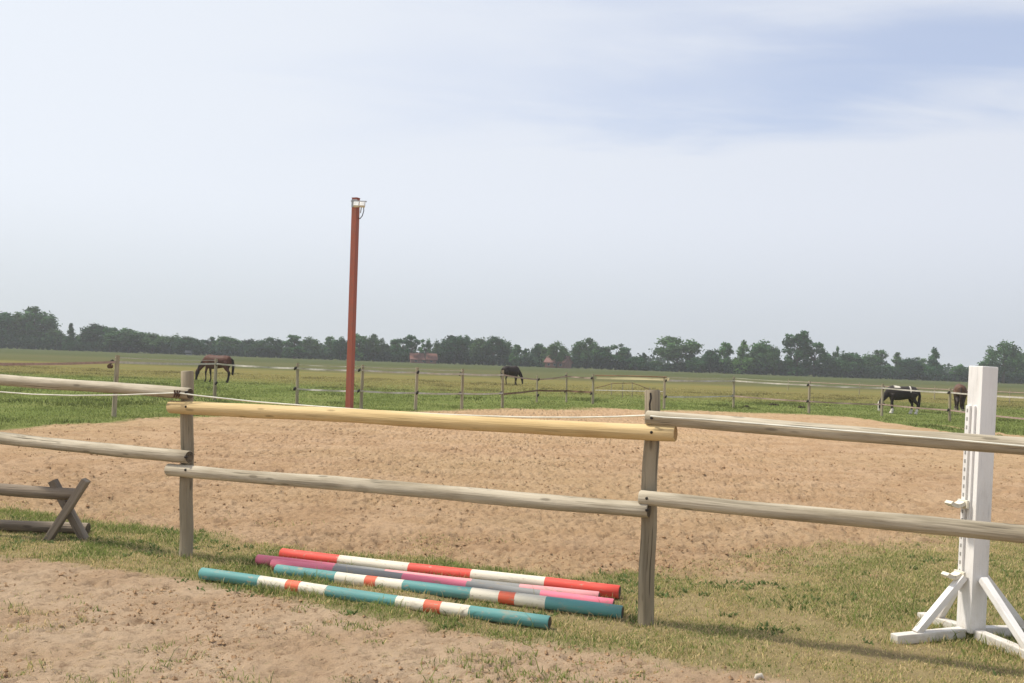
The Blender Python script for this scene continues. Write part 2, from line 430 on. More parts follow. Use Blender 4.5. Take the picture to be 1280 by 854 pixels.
P_WHITE = paint('white_pole_paint', (0.74, 0.68, 0.55))
P_ORANGE = paint('orange_pole_paint', (0.70, 0.125, 0.06))
P_RED = paint('red_pole_paint', (0.72, 0.075, 0.05))
P_PINK = paint('pink_pole_paint', (0.78, 0.19, 0.27))
P_PALEPINK = paint('pale_pink_pole_paint', (0.76, 0.33, 0.34))
P_GREY = paint('grey_pole_paint', (0.26, 0.26, 0.25))
P_STAND = paint('white_stand_paint', (0.82, 0.80, 0.775), amount=0.70, dirt=0.3, splash=True)
P_CUP = paint('cream_cup_paint', (0.78, 0.73, 0.60))
P_RUST = paint('red_oxide_mast_paint', (0.33, 0.085, 0.05), 0.6, (0.2, 0.1, 0.07), 0.57, 0.25)
def plain(name, col, rough=0.6, metal=0.0):
    m = Mat(name, rough); v = m.coord('Object')
    m.base(m.mix(m.rng(m.noise(v, 7, 4), 0.3, 0.7), col, tuple(x * 0.75 for x in col))); m.b.inputs['Metallic'].default_value = metal; return m.m
M_ROPE = plain('white_rope', (0.72, 0.70, 0.60), 0.8)
M_TAPE = plain('pale_tape', (0.55, 0.515, 0.45), 0.8)
M_PTAPE = plain('pinkish_tape', (0.40, 0.29, 0.245), 0.8)
M_BTAPE = plain('brown_tape', (0.20, 0.12, 0.075), 0.8)
M_BLACK = plain('black_plastic', (0.03, 0.025, 0.022), 0.6)
M_HOLE = plain('hole_dark', (0.36, 0.35, 0.33), 0.8)
M_METAL = plain('galvanised_metal', (0.42, 0.42, 0.42), 0.45, 0.6)
M_LAMP = plain('lamp_housing', (0.78, 0.76, 0.70), 0.4)
M_GLASS = plain('lamp_glass', (0.85, 0.85, 0.82), 0.12)

# ------------------------------------------------------------------ the near fence: round posts, rails nailed to their camera side
pL, pR = ground(234, 697), ground(806.5, 779)
FD = (pR - pL).normalized()                       # along the fence
SPAN = (pR - pL).length
FN = Vector((FD.y, -FD.x, 0))
if FN.y > 0: FN = -FN                             # towards the camera
fence = thing('wooden_fence', (pL.x, pL.y, 0), 'weathered round-rail fence with one fresh yellow rail, near side of the sand arena', 'fence')
FO = fence.location.copy()
def fence_pt(px, py, off):                        # where the sight line meets the vertical plane of the rails
    q = pL + FN * off; d = ray(px, py); t = (q - EYE).dot(FN) / d.dot(FN); return EYE + d * t
def post(base, top, r, seed, label=None):
    b = base - Vector((0, 0, 0.25)); k = 14
    pts = [b.lerp(top, i / k) for i in range(k + 1)]
    for i, p in enumerate(pts): p.x += 0.004 * math.sin(i * 1.3 + seed); p.y += 0.004 * math.cos(i * 0.9 + seed)
    rad = [r * (1.03 - 0.06 * i / k) for i in range(k + 1)]
    pts.append(pts[-1] + (pts[-1] - pts[-2]).normalized() * 0.008); rad.append(rad[-1] * 0.93)
    o = Geo(FO).tube(pts, rad, 20, 0, 1, 0.018, seed).build('post', [M_GREYD, M_END], fence)
    if label: o['label'] = label
    return o
post(pL, Vector((at(234.0, 465, pL.y).x, pL.y, at(234, 465, pL.y).z)), 0.050, 3)
post(pR, Vector((at(816, 489, pR.y).x, pR.y, at(816, 489, pR.y).z)), 0.050, 5, 'post with a long dark drying crack down its upper end')
for k_, s_ in ((-1, 11), (2, 12)):
    b_ = pL + FD * SPAN * k_; post(b_, b_ + Vector((0.02, 0, 1.43)), 0.05, s_)
# the crack in the right post: a real split, a thin dark wedge let into the wood
cr = Geo(FO)
ct = at(815.5, 491, pR.y); 
cpts = [Vector((ct.x, pR.y, ct.z)) + FN * 0.0475 + Vector((0.002 + 0.004 * math.sin(i * 2.1), 0, -0.035 * i)) for i in range(8)]
cr.tube(cpts, [0.006, 0.007, 0.0055, 0.006, 0.005, 0.004, 0.003, 0.001], 6); cr.build('crack', M_BLACK, fence)
def rail(p0, p1, r0, r1, mats, seed, label=None, sag=0.0):
    k = 40; pts, rad = [], []; rnd = random.Random(seed); f1, f2, f3 = (rnd.uniform(0, 6) for _ in range(3))
    for i in range(k + 1):
        t = i / k; p = p0.lerp(p1, t); e = math.sin(math.pi * t)
        p += Vector((0, 0, 1)) * (-sag * e + 0.006 * e * math.sin(t * 7 + f1)) + FN * 0.006 * e * math.sin(t * 6 + f2)
        pts.append(p); rad.append((r0 + (r1 - r0) * t) * (1 + 0.025 * math.sin(t * 17 + f3) + 0.02 * math.sin(t * 41 + f1)))
    d = (p1 - p0).normalized()
    pts = [p0 - d * 0.006] + pts + [p1 + d * 0.006]; rad = [rad[0] * 0.90] + rad + [rad[-1] * 0.90]
    o = Geo(FO).tube(pts, rad, 22, 0, 1, 0.016, seed).build('rail', mats, fence)
    n = len(o.data.polygons); o.data.polygons[n - 1].material_index = 1; o.data.polygons[n - 2].material_index = 1
    if label: o['label'] = label
    return o
OFF = 0.098
def beyond(p0, p1, length):                       # carries a rail that leaves the frame on to its next post
    return p0 + (p1 - p0).normalized() * length
a, b = fence_pt(-0, 474, OFF), fence_pt(237, 492.2, OFF)
rail(beyond(b, a, SPAN + 0.25), b, 0.052, 0.043, [M_GREY, M_END], 21, 'weathered top rail left of the left post')
a, b = fence_pt(0, 548, OFF), fence_pt(236, 571.5, OFF)
rail(beyond(b, a, SPAN + 0.25), b, 0.050, 0.050, [M_GREY, M_END], 22)
rail(fence_pt(213.5, 508.6, OFF), fence_pt(843.5, 542.2, OFF), 0.050, 0.049, [M_YEL, M_ENDY], 23, 'fresh yellow peeled top rail between the two posts')
rail(fence_pt(211, 587.2, OFF), fence_pt(810, 637.8, OFF), 0.047, 0.050, [M_GREY, M_END], 24)
a, b = fence_pt(809.5, 522, OFF), fence_pt(1280, 557.5, OFF)
rail(a, beyond(a, b, SPAN + 0.25), 0.044, 0.050, [M_GREY, M_END], 25, 'weathered top rail right of the right post')
a, b = fence_pt(801, 622, OFF), fence_pt(1280, 669.5, OFF)
rail(a, beyond(a, b, SPAN + 0.25), 0.045, 0.051, [M_GREY, M_END], 26)
# bolts that hold the rails to the posts
for px_, py_, o_ in ((232.5, 490.5, .143), (232.5, 508.5, .146), (232, 571.5, .146), (232, 587.5, .143), (814.5, 522.5, .140), (814.5, 540.5, .145), (808.5, 637.8, .146), (808.5, 623, .140)):
    q_ = fence_pt(px_, py_, o_); Geo(FO).tube([q_ - FN * .012, q_ + FN * .006, q_ + FN * .009], [.0095, .0095, .006], 8).build('bolt', M_BLACK, fence)
# white rope strung along the camera side of the top rails
RO = OFF + 0.058
rp = [fence_pt(-260, 482, RO), fence_pt(-120, 483, RO), fence_pt(0, 490, RO), fence_pt(40, 493, RO), fence_pt(90, 494.5, RO), fence_pt(150, 494, RO), fence_pt(215, 491.5, RO), fence_pt(224, 491.5, RO), fence_pt(246, 494.5, RO - 0.02)]
rp += [fence_pt(x_, y_, OFF - 0.02) for x_, y_ in ((320, 502.5), (400, 508.5), (470, 513.5), (540, 517.5), (600, 520), (660, 521.8), (720, 522), (770, 521), (806, 519.5))]
rp += [fence_pt(x_, y_, RO) for x_, y_ in ((816, 520.5), (830, 522), (880, 524.5), (960, 531), (1060, 539), (1180, 549), (1280, 558), (1450, 573))]
Geo(FO).tube(rp, 0.0055, 6).build('rope', M_ROPE, fence)
kn = fence_pt(221, 492, RO + 0.005)
g = Geo(FO)
for i_ in range(3): g.tube([kn + Vector((-0.02 + 0.018 * i_, 0, -0.028)), kn + Vector((-0.012 + 0.016 * i_, -0.004, 0)), kn + Vector((-0.018 + 0.02 * i_, 0, 0.024))], 0.007, 7)
g.build('knot', plain('dark_string', (0.09, 0.045, 0.03)), fence)

# ------------------------------------------------------------------ the painted poles lying in the grass
def ground_pole(pa, pb, r, bands, label, seed, lift=0.0):
    """bands: (paint, pixel x where the band ends)"""
    z = r + lift
    A, B = ground(*pa, z), ground(*pb, z)
    A.z = z + hz(A) ; B.z = z + hz(B)
    d = (B - A); L = d.length
    def frac(px):                                 # length along the pole where the photo shows column px
        lo, hi = 0.0, 1.0
        for _ in range(30):
            mid = (lo + hi) / 2; q = ROT.transposed() @ (A + d * mid - EYE); x_ = 640 + F * q.x / -q.z
            if x_ < px: lo = mid
            else: hi = mid
        return lo
    mats, idx, pts, rad = [], [], [], []
    t0 = 0.0
    for i, (pm, px) in enumerate(bands):
        t1 = 1.0 if i == len(bands) - 1 else frac(px)
        if pm not in mats: mats.append(pm)
        k = max(2, int((t1 - t0) * L / 0.12))
        for j in range(k):
            t = t0 + (t1 - t0) * j / k; pts.append(t); idx.append(mats.index(pm))
        t0 = t1
    pts.append(1.0)
    mats.append(M_END)
    P = [A + d * t + Vector((0, 0.012 * math.sin(t * 3.1 + seed), 0.006 * math.sin(t * 4.3 + seed * 2))) for t in pts]; rad = [r * (1 + 0.012 * math.sin(i * 1.7 + seed)) for i in range(len(P))]
    u = d.normalized() * 0.006
    P = [P[0] - u] + P + [P[-1] + u]; rad = [r * 0.86] + rad + [r * 0.86]; idx = [idx[0]] + idx + [idx[-1]]
    o_ = (A + B) / 2; o_ = Vector((o_.x, o_.y, 0))
    ob = Geo(o_).tube(P, rad, 20, idx, 1, 0.006, seed).build('jump_pole', mats)
    n = len(ob.data.polygons); ob.data.polygons[n - 1].material_index = len(mats) - 1; ob.data.polygons[n - 2].material_index = len(mats) - 1
    ob.location = o_
    tag(ob, label, 'jump pole', 'painted jump poles lying in the grass')
    return A, B
POLES = []
POLES.append(ground_pole((252, 719), (686, 777), 0.040, [(P_TEAL, 325), (P_WHITE, 359), (P_ORANGE, 376), (P_WHITE, 409), (P_TEAL, 497), (P_WHITE, 532), (P_ORANGE, 553), (P_WHITE, 588), (P_TEAL, 690)], 'teal, white and orange pole lying nearest, on its own in front of the others', 1))
POLES.append(ground_pole((346, 712.5), (777, 763), 0.042, [(P_TEAL, 421), (P_WHITE, 458), (P_ORANGE, 472), (P_WHITE, 505), (P_TEAL, 590), (P_WHITE, 625), (P_ORANGE, 645), (P_WHITE, 683), (P_TEAL, 780)], 'teal, white and orange pole lying against the pink poles', 2))
POLES.append(ground_pole((341, 706), (766, 752), 0.038, [(P_PINK, 418), (P_GREY, 504), (P_PINK, 584), (P_GREY, 676), (P_PINK, 770)], 'pink and grey pole lying just behind the second teal pole', 3))
POLES.append(ground_pole((323, 700), (748, 744.5), 0.038, [(P_PINK, 420), (P_GREY, 482), (P_PALEPINK, 590), (P_GREY, 650), (P_PALEPINK, 750)], 'pink pole sticking out farthest left, between the red pole and another pink one', 4))
POLES.append(ground_pole((353, 693), (774, 740), 0.045, [(P_RED, 425), (P_WHITE, 512), (P_RED, 590), (P_WHITE, 682), (P_RED, 780)], 'red and white striped pole lying farthest back', 5))

# ------------------------------------------------------------------ white jump stand
sb = ground(1213, 797); sb.z = 0
stand = thing('jump_stand', sb, 'white wooden jump stand on a braced cross foot, behind the right rails', 'jump stand')
u1 = Vector((-0.955, -0.297, 0)).normalized(); u2 = Vector((0.297, -0.955, 0)).normalized()     # towards the left-front and the right-front foot
SR = Matrix((u1, u2, Vector((0, 0, 1)))).transposed()
st_top = at(1229.5, 458, sb.y); SH = st_top.z
lean = Vector((st_top.x, 0, 0)) - Vector((sb.x, 0, 0))
PW = 0.118
zax = (Vector((lean.x, 0, SH))).normalized(); xa = (u1 - zax * u1.dot(zax)).normalized(); ya = zax.cross(xa)
PRM = Matrix((xa, ya, zax)).transposed()
if ya.dot(u2) < 0: PRM = Matrix((xa, ya, zax)).transposed()
fy = 1 if ya.dot(u2) > 0 else -1
def sp_(x, y, z): return PRM @ Vector((x, y * fy, z))
g = Geo(); g.box(sp_(0, 0, SH / 2 + 0.02), (PW, PW, SH - 0.04), PRM, 0, 0.005); g.build('post', P_STAND, stand)
# slotted track and a batten on the lit face
tz0, tz1 = 0.30, SH * 0.852
tk = Geo(); tk.box(sp_(PW / 2 + 0.008, -0.034, (tz0 + tz1) / 2), (0.016, 0.034, tz1 - tz0), PRM, 0, 0.002)
track = tk.build('slotted_track', P_STAND, stand)
nh = int((tz1 - tz0) / 0.052)
for i in range(nh):
    h_ = Geo(); z_ = tz1 - 0.03 - i * 0.052
    h_.box(sp_(PW / 2 + 0.0165, -0.034, z_), (0.003, 0.011, 0.022), PRM, 0, 0.0008)
    h_.build('slot', M_HOLE, track)
bt = Geo(); bt.box(sp_(PW / 2 + 0.007, 0.012, (0.62 + tz1) / 2), (0.014, 0.020, tz1 - 0.62), PRM, 0, 0.002); bt.build('batten', P_STAND, stand)
for py_, lab in ((630, 'upper cup'), (719, 'lower cup')):
    zc0 = at(1205, py_, sb.y).z
    c = Geo()
    c.box(sp_(PW / 2 + 0.026, -0.020, zc0), (0.016, 0.085, 0.050), PRM, 0, 0.003)          # back plate
    n_ = 8                                                                                # the curved tray
    for j in range(n_):
        t_ = -0.95 + 1.9 * j / (n_ - 1)
        c.box(sp_(PW / 2 + 0.085 + 0.046 * t_, -0.020, zc0 - 0.010 + 0.015 * t_ * t_), (0.019, 0.060, 0.024), PRM @ Matrix.Rotation(-0.85 * t_ , 3, 'Y'), 0, 0.002)
    c.build('jump_cup', P_CUP, stand)
# cross foot and braces
def foot(u, L, name='foot_beam', w=0.066, h=0.058):
    q = Geo(); q.beam(u * (PW / 2 + 0.002) + Vector((0, 0, h / 2 + 0.006)), u * L + Vector((0, 0, h / 2 - 0.012)), w, h, bevel=0.006)
    q.build(name, P_STAND, stand)
    q = Geo(); q.beam(u * (PW / 2 + 0.018) + Vector((lean.x * 0.22, 0, 0.375)), u * (L - 0.16) + Vector((0, 0, h - 0.012)), 0.047, 0.040, bevel=0.004)
    q.build('brace', P_STAND, stand)
foot(u1, 0.56); foot(u2, 0.62); foot(-u1, 0.56); foot(-u2, 0.44)

# ------------------------------------------------------------------ wooden X trestle with its log, left
tb = ground(83, 674); tb.z = 0
tr = thing('cavaletti', tb, 'dark crossed-plank trestle carrying a round log, under the left rails', 'cavaletti')
def cross(cx, cy, seed):
    q1a = Vector((cx - 0.17 , cy - 0.03, -0.02)); q1b = Vector((cx + 0.135, cy - 0.03, 0.50))
    q2a = Vector((cx + 0.12, cy + 0.045, -0.02)); q2b = Vector((cx - 0.175, cy + 0.045, 0.475))
    for a_, b_ in ((q1a, q1b), (q2a, q2b)):
        Geo().beam(a_, b_, 0.055, 0.085, up=(0, 1, 0), bevel=0.006).build('cross_plank', M_OLD, tr)
cross(0.03, -0.02, 0); cross(-2.9, 0.0, 1)
lp = []
A, B = Vector((-3.15, 0.03, 0.385)), Vector((0.07, 0.0, 0.385))
pts = [A.lerp(B, i / 16) + Vector((0, 0, 0.012 * math.sin(i * 0.7))) for i in range(17)]
lg = Geo().tube(pts, [0.05 * (1 + 0.04 * math.sin(i)) for i in range(17)], 16, 0, 1, 0.02, 31)
ob = lg.build('log_rail', [M_OLDL, M_END], tr); n = len(ob.data.polygons); ob.data.polygons[n - 1].material_index = 1; ob.data.polygons[n - 2].material_index = 1
gl = ground(110, 661, 0.045)
A, B = Vector((gl.x - 3.4, gl.y + 0.16, 0.045)), Vector((gl.x, gl.y, 0.042))
pts = [A.lerp(B, i / 16) - Vector((gl.x, gl.y, 0)) for i in range(17)]
ob = Geo().tube(pts, [0.048 * (1 + 0.06 * math.sin(i * 1.3)) for i in range(17)], 16, 0, 1, 0.025, 33).build('log', [M_OLDL, M_END])
ob.location = (gl.x, gl.y, 0); n = len(ob.data.polygons); ob.data.polygons[n - 1].material_index = 1
tag(ob, 'grey log lying on the grass through the foot of the crossed trestle', 'log')

# ------------------------------------------------------------------ red floodlight mast
mb = ground(436.5, 516); mb.z = 0
mast = thing('floodlight_mast', mb, 'tall rust-red steel mast with two small floodlights at its top', 'mast')
tp = at(445, 248, mb.y); MH = tp.z; mx = at(436.5, 516, mb.y).x
ml = tp.x - mx
g = Geo(); wz = Vector((ml, 0, MH)).normalized()
X_ = Vector((math.cos(R(-24)), math.sin(R(-24)), 0)); X_ = (X_ - wz * X_.dot(wz)).normalized()
MR = Matrix((X_, wz.cross(X_), wz)).transposed()
g.box(Vector((ml / 2, 0, MH / 2 - 0.2)), (0.165, 0.165, MH + 0.4), MR, 0, 0.008); g.build('mast_tube', P_RUST, mast)
g = Geo(); g.box(Vector((ml, 0, MH)) + wz * 0.006, (0.18, 0.18, 0.012), MR, 0, 0.003); g.build('cap_plate', P_RUST, mast)
tl = Vector((ml, -0.12, MH))
g = Geo(); g.box(tl + Vector((0.10, 0, -0.10)), (0.44, 0.035, 0.035), None, 0, 0.004); g.box(tl + Vector((-0.02, 0, -0.16)), (0.16, 0.03, 0.22), None, 0, 0.004)
g.tube([tl + Vector((0.2, 0.0, -0.11)), tl + Vector((0.15, 0.05, -0.42))], 0.014, 8); g.build('bracket', M_METAL, mast)
for x_ in (0.045, 0.215):
    q = Geo(); c_ = tl + Vector((x_, -0.06, -0.20))
    rx = Matrix.Rotation(R(-28), 3, 'X')
    q.box(c_, (0.15, 0.09, 0.14), rx, 0, 0.012); fl = q.build('floodlight', M_LAMP, mast)
    q = Geo(); q.box(c_ + rx @ Vector((0, -0.047, 0)), (0.125, 0.008, 0.115), rx, 0, 0.002); q.build('glass', M_GLASS, fl)
Geo().tube([tl + Vector((0.24, 0, -0.22)), tl + Vector((0.25, 0.0, -0.36)), tl + Vector((0.21, 0.02, -0.50)), tl + Vector((0.14, 0.06, -0.58)), tl + Vector((0.10, 0.12, -0.55))], 0.012, 6).build('cable', M_BLACK, mast)

# ------------------------------------------------------------------ paddock fence round the far side of the arena
def on(px, base_y): p = ground(px, base_y); p.z = 0; return p
pf_px = [(-190, 575, 1.35), (-45, 543, 1.38), (142, 522, 1.42), (268, 501, 1.34), (371, 508, 1.31), (451, 512, 1.33), (519, 513, 1.31), (577, 512, 1.29), (628, 510, 1.28),
         (671, 503, 1.06), (708, 503, 1.22), (741, 505, 1.19), (830, 511, 1.23), (917, 510, 1.27), (1011, 517, 1.24), (1102, 520, 1.22), (1187, 527, 1.18), (1300, 545, 1.22), (1440, 575, 1.22)]
PF = [(on(x, y), h) for x, y, h in pf_px]
pad = thing('paddock_fence', PF[2][0], 'thin post and tape fence dividing the green meadow from the sand arena', 'fence')
PO = pad.location.copy()
for i, ((p, h), (px, _, _)) in enumerate(zip(PF, pf_px)):
    lean_ = Vector((random.uniform(-0.03, 0.03), random.uniform(-0.03, 0.03), 0))
    r = 0.055 if i < 4 else (0.050 if px not in (671, 708) else 0.038)
    k = 5; pts = [p + Vector((0, 0, -0.2)).lerp(Vector((0, 0, h)) + lean_, j / k) for j in range(k + 1)]
    po = Geo(PO).tube(pts, [r * (1.05 - 0.15 * j / k) for j in range(k + 1)], 10, 0, 1, 0.03, 40 + i).build('post', M_STAKE, pad)
    for z_ in (h - 0.16, h - 0.78):
        ins = Geo(PO); c_ = p + Vector((-r - 0.03 * (1 if i % 3 else -1.2 - 2 * r / 0.05), -0.03, z_))
        ins.tube([c_ + Vector((-0.03, 0, -0.045)), c_ + Vector((0, -0.02, 0)), c_ + Vector((0.028, 0, 0.05))], [0.022, 0.042, 0.024], 8); ins.build('insulator', M_BLACK, po)
rl = Geo(PO); c_ = PF[2][0] + Vector((-0.12, -0.02, PF[2][1] - 0.26))
rl.tube([c_ + Vector((0, -0.05, 0)), c_ + Vector((0, -0.04, 0)), c_ + Vector((0, 0.04, 0)), c_ + Vector((0, 0.05, 0))], [0.052, 0.040, 0.040, 0.052], 14); rl.build('tape_reel', plain('brown_reel', (0.13, 0.075, 0.045)), pad)
def tape(i, z0, z1, w, mat, sag=0.02):
    (a_, _), (b_, _) = PF[i], PF[i + 1]; k = 12; q = Geo(PO)
    top, bot = [], []
    for j in range(k + 1):
        t = j / k; p = a_.lerp(b_, t) + Vector((0, -0.06, z0 + (z1 - z0) * t - sag * 4 * t * (1 - t)))
        tw = 0.35 * math.sin(j * 1.1 + i)
        top.append(p + Vector((0, tw * w * 0.5, w / 2))); bot.append(p + Vector((0, -tw * w * 0.5, -w / 2)))
    for j in range(k):
        d_ = Vector((0, 0.003, 0))
        q.poly([bot[j], bot[j + 1], top[j + 1], top[j]]); q.poly([top[j] + d_, top[j + 1] + d_, bot[j + 1] + d_, bot[j] + d_])
        q.poly([top[j], top[j + 1], top[j + 1] + d_, top[j] + d_]); q.poly([bot[j] + d_, bot[j + 1] + d_, bot[j + 1], bot[j]])
    return q.build('tape', mat, pad)
for i in range(len(PF) - 1):
    if i == 11: continue                           # the gateway
    ha, hb = PF[i][1], PF[i + 1][1]
    up = M_PTAPE if i < 2 or 7 < i < 11 else M_TAPE
    lo = M_BTAPE if 7 < i < 11 else (M_PTAPE if i > 12 else M_TAPE)
    tape(i, ha - 0.16, hb - 0.16, 0.050 if i != 12 else 0.07, up)
    if i in (2, 4, 5, 6, 12, 13): tape(i, ha - 0.05, hb - 0.05, 0.014, M_TAPE, 0.02)
    if 7 < i < 11: tape(i, 0.47, 0.47, 0.065, lo, 0.01)
    elif i > 3: tape(i, ha - 0.78, hb - 0.78, 0.050 if i < 8 or i > 10 else 0.065, lo)
gp0, gp1 = PF[11][0], PF[12][0]
gate = thing('paddock_gate', gp0, 'pale wooden bar gate between two posts, in the middle of the far fence', 'gate')
GO = gate.location.copy()
o_ = Vector((0, -0.085, 0))
Geo(GO).beam(at(746, 472.2, gp0.y) + o_, at(836, 474.2, gp1.y - 0.03) + o_, 0.05, 0.105, bevel=0.006).build('gate_bar', M_BAR, gate)
Geo(GO).tube([at(744, 469.6, gp0.y) + o_, at(788, 470.0, (gp0.y + gp1.y) / 2) + o_, at(833, 471.4, gp1.y) + o_], 0.022, 8).build('top_wire', M_BROWN, gate)
Geo(GO).tube([at(744, 487.8, gp0.y) + o_, at(788, 488.8, (gp0.y + gp1.y) / 2) + o_, at(828, 489.6, gp1.y) + o_], 0.016, 8).build('lower_tape', M_TAPE, gate)
# stakes and string standing in the grass behind the gate
stk = [(764, 494), (778, 497), (790, 496.5), (812, 497)]
sp0 = on(*stk[0])
ef = thing('string_fence', sp0, 'three slim stakes with a drooping dark string, seen through the bar gate', 'fence')
tops = [(764, 478.5), (778, 475.5), (790, 477), (812, 484)]
tp_ = []
for (px, by), (tx, ty) in zip(stk, tops):
    p = on(px, by); t_ = at(tx, ty, p.y); tp_.append(t_)
    Geo(sp0).tube([p - Vector((0, 0, 0.1)), Vector((p.x, p.y, t_.z))], [0.024, 0.02], 7).build('stake', M_STAKE, ef)
q = [at(744, 485, tp_[0].y - 2)] + [at(x_, y_, tp_[1].y) for x_, y_ in ((755, 482.5), (766, 479.4), (778, 479.2), (790, 478.8), (800, 482), (812, 487))]
Geo(sp0).tube(q, 0.016, 6).build('string', M_BTAPE, ef)
# another, farther tape fence out in the right of the meadow
fx = [(985, 487.5), (1074, 493.5), (1168, 500), (1262, 505), (1370, 511)]
f0 = on(*fx[0]); ff = thing('meadow_fence', f0, 'distant thin stakes with a pinkish tape, far out in the meadow behind the horses', 'fence')
fp = [on(*q_) for q_ in fx]
for p in fp: Geo(f0).tube([p - Vector((0, 0, 0.1)), p + Vector((0, 0, 0.92))], [0.035, 0.03], 7).build('stake', M_STAKE, ff)
Geo(f0).tube([p + Vector((0, -0.05, 0.72)) for p in fp], 0.026, 6).build('tape', M_PTAPE, ff)

# ------------------------------------------------------------------ horses
def horse_body(kind):
    g = Geo()
    T = [(-0.80, 1.13, .07, .10), (-0.74, 1.13, .17, .19), (-0.62, 1.16, .25, .27), (-0.42, 1.18, .275, .29), (-0.18, 1.15, .275, .295), (0.08, 1.12, .285, .315),
         (0.30, 1.12, .27, .335), (0.48, 1.15, .235, .335), (0.62, 1.13, .19, .28), (0.72, 1.09, .13, .20), (0.78, 1.07, .06, .10)]
    cob = kind == 'cob'; stocky = kind in ('cob', 'stocky')
    fat = 1.14 if stocky else 1.0; dz_ = -.05 if stocky else 0
    g.tube([(x, 0, z + dz_) for x, z, _, _ in T], [(rz * fat, ry * fat) for _, _, ry, rz in T], 18)
    N = [(.52, 1.20, .15, .25), (.70, 1.08, .12, .20), (.86, .90, .095, .155), (.99, .72, .08, .125), (1.06, .62, .07, .10)]
    g.tube([(x, 0, z) for x, z, _, _ in N], [(rz, ry) for _, _, ry, rz in N], 14)
    H = [(1.03, .70, .06, .07), (1.08, .60, .08, .115), (1.115, .49, .082, .125), (1.14, .36, .062, .09), (1.155, .24, .05, .066), (1.165, .15, .054, .066), (1.165, .09, .04, .045)]
    g.tube([(x, 0, z) for x, z, _, _ in H], [(rz, ry) for _, _, ry, rz in H], 14)
    fk = 1.18 if cob else 1.0
    for s in (-1, 1):
        g.tube([(1.02, s * .045, .70), (1.005, s * .075, .77), (1.0, s * .085, .83)], [.035, .03, .008], 8)      # ears
        d = 0.07 * s
        fl = [(.50, .15, 1.02, .13), (.50, .16, .84, .092), (.50 + d * .5, .155, .70, .070), (.51 + d, .15, .47, .052), (.50 + d, .15, .43, .048), (.49 + d, .15, .30, .034), (.48 + d, .15, .17, .042), (.51 + d, .15, .09, .037), (.53 + d, .15, .045, .055), (.54 + d, .15, 0.0, .062)]
        d = -0.09 * s
        hl = [(-.56, .14, 1.08, .20), (-.48, .16, .88, .145), (-.54 + d * .5, .155, .70, .088), (-.66 + d, .15, .53, .060), (-.66 + d, .15, .47, .052), (-.64 + d, .15, .31, .038), (-.625 + d, .15, .17, .045), (-.59 + d, .15, .09, .038), (-.575 + d, .15, .045, .056), (-.565 + d, .15, 0.0, .063)]
        for leg in (fl, hl):
            rr = []
            for (_, _, z, r) in leg:
                rr.append(r * fk * (1.5 if cob and .03 < z < .26 else 1.0))
            g.tube([(x, s * y, z) for x, y, z, _ in leg], rr, 12)
    me = g.mesh('horse_raw', [])
    o = bpy.data.objects.new('horse_raw', me); COL.objects.link(o)
    r = o.modifiers.new('r', 'REMESH'); r.mode = 'VOXEL'; r.voxel_size = 0.022; r.use_smooth_shade = True
    s_ = o.modifiers.new('s', 'SMOOTH'); s_.iterations = 4; s_.factor = 0.5
    dg = bpy.context.evaluated_depsgraph_get()
    out = bpy.data.meshes.new_from_object(o.evaluated_get(dg)); out.name = 'horse'
    bpy.data.objects.remove(o); bpy.data.meshes.remove(me)
    return out
def horse_tail(L=0.75):
    return Geo().tube([(-.78, 0, 1.27), (-.86, 0, 1.18), (-.89, 0.01, .95), (-.88, 0.0, .75), (-.86, 0, 1.25 - L), (-.85, 0, 1.2 - L)], [.04, .05, .065, .07, .055, .01], 9, rough=0.06, seed=2)
def horse_mane():
    g = Geo(); pts = [(.42, 1.46), (.58, 1.40), (.74, 1.28), (.89, 1.08), (1.0, .90), (1.05, .76)]
    for s in (-1, 0, 1):
        for i in range(26):
            t = i / 25 * (len(pts) - 1); k = min(int(t), len(pts) - 2); f_ = t - k
            x = pts[k][0] + (pts[k + 1][0] - pts[k][0]) * f_; z = pts[k][1] + (pts[k + 1][1] - pts[k][1]) * f_
            e = random.uniform(-.02, .02)
            g.tube([(x, s * .01, z - .02), (x + .02 + e, s * .07, z - .06), (x + .01 + e, s * .115, z - .22 + e)], [.022, .024, .006], 5)
    return g
def coat(name, body, dark, leg_top=0.55, extra=None, leg=None):
    m = Mat(name, 0.6); v = m.coord('Object'); s = m.node('ShaderNodeSeparateXYZ'); m.l.new(v, s.inputs[0])
    n = m.noise(v, 3.0, 3)
    c = m.mix(m.rng(n, .35, .65), body, tuple(x * .72 for x in body))
    zn = m.math('ADD', s.outputs[2], m.math('MULTIPLY', m.math('SUBTRACT', n, .5), .25))
    c = m.mix(m.rng(zn, leg_top + .08, leg_top - .08), c, dark)
    if extra: c = extra(m, c, s, v, zn)
    m.base(c); m.bump(m.noise(v, 60, 3), .2, .01); return m.m
def pinto(m, c, s, v, zn):
    white = (0.62, 0.58, 0.50)
    c = m.mix(m.rng(zn, .30, .24), c, white)                                   # feathered white feet
    top = m.math('MULTIPLY', m.rng(s.outputs[2], 1.33, 1.37), m.math('MULTIPLY', m.rng(s.outputs[0], .10, .2), m.rng(s.outputs[0], .50, .40)))
    c = m.mix(top, c, white)                                                   # white over the withers
    st = m.math('MULTIPLY', m.rng(s.outputs[2], 1.10, 1.16), m.math('MULTIPLY', m.rng(s.outputs[0], -.40, -.36), m.rng(s.outputs[0], -.30, -.35)))
    c = m.mix(st, c, white)                                                    # a white streak down the loin
    bl = m.math('MULTIPLY', m.rng(s.outputs[0], 1.17, 1.20), m.rng(s.outputs[2], .66, .60))
    return m.mix(bl, c, white)
def pale_feet(m, c, s, v, zn): return m.mix(m.rng(zn, .20, .14), c, (0.42, 0.37, 0.29))
C_BAY = coat('bay_coat', (0.10, 0.040, 0.026), (0.022, 0.018, 0.016), .58)
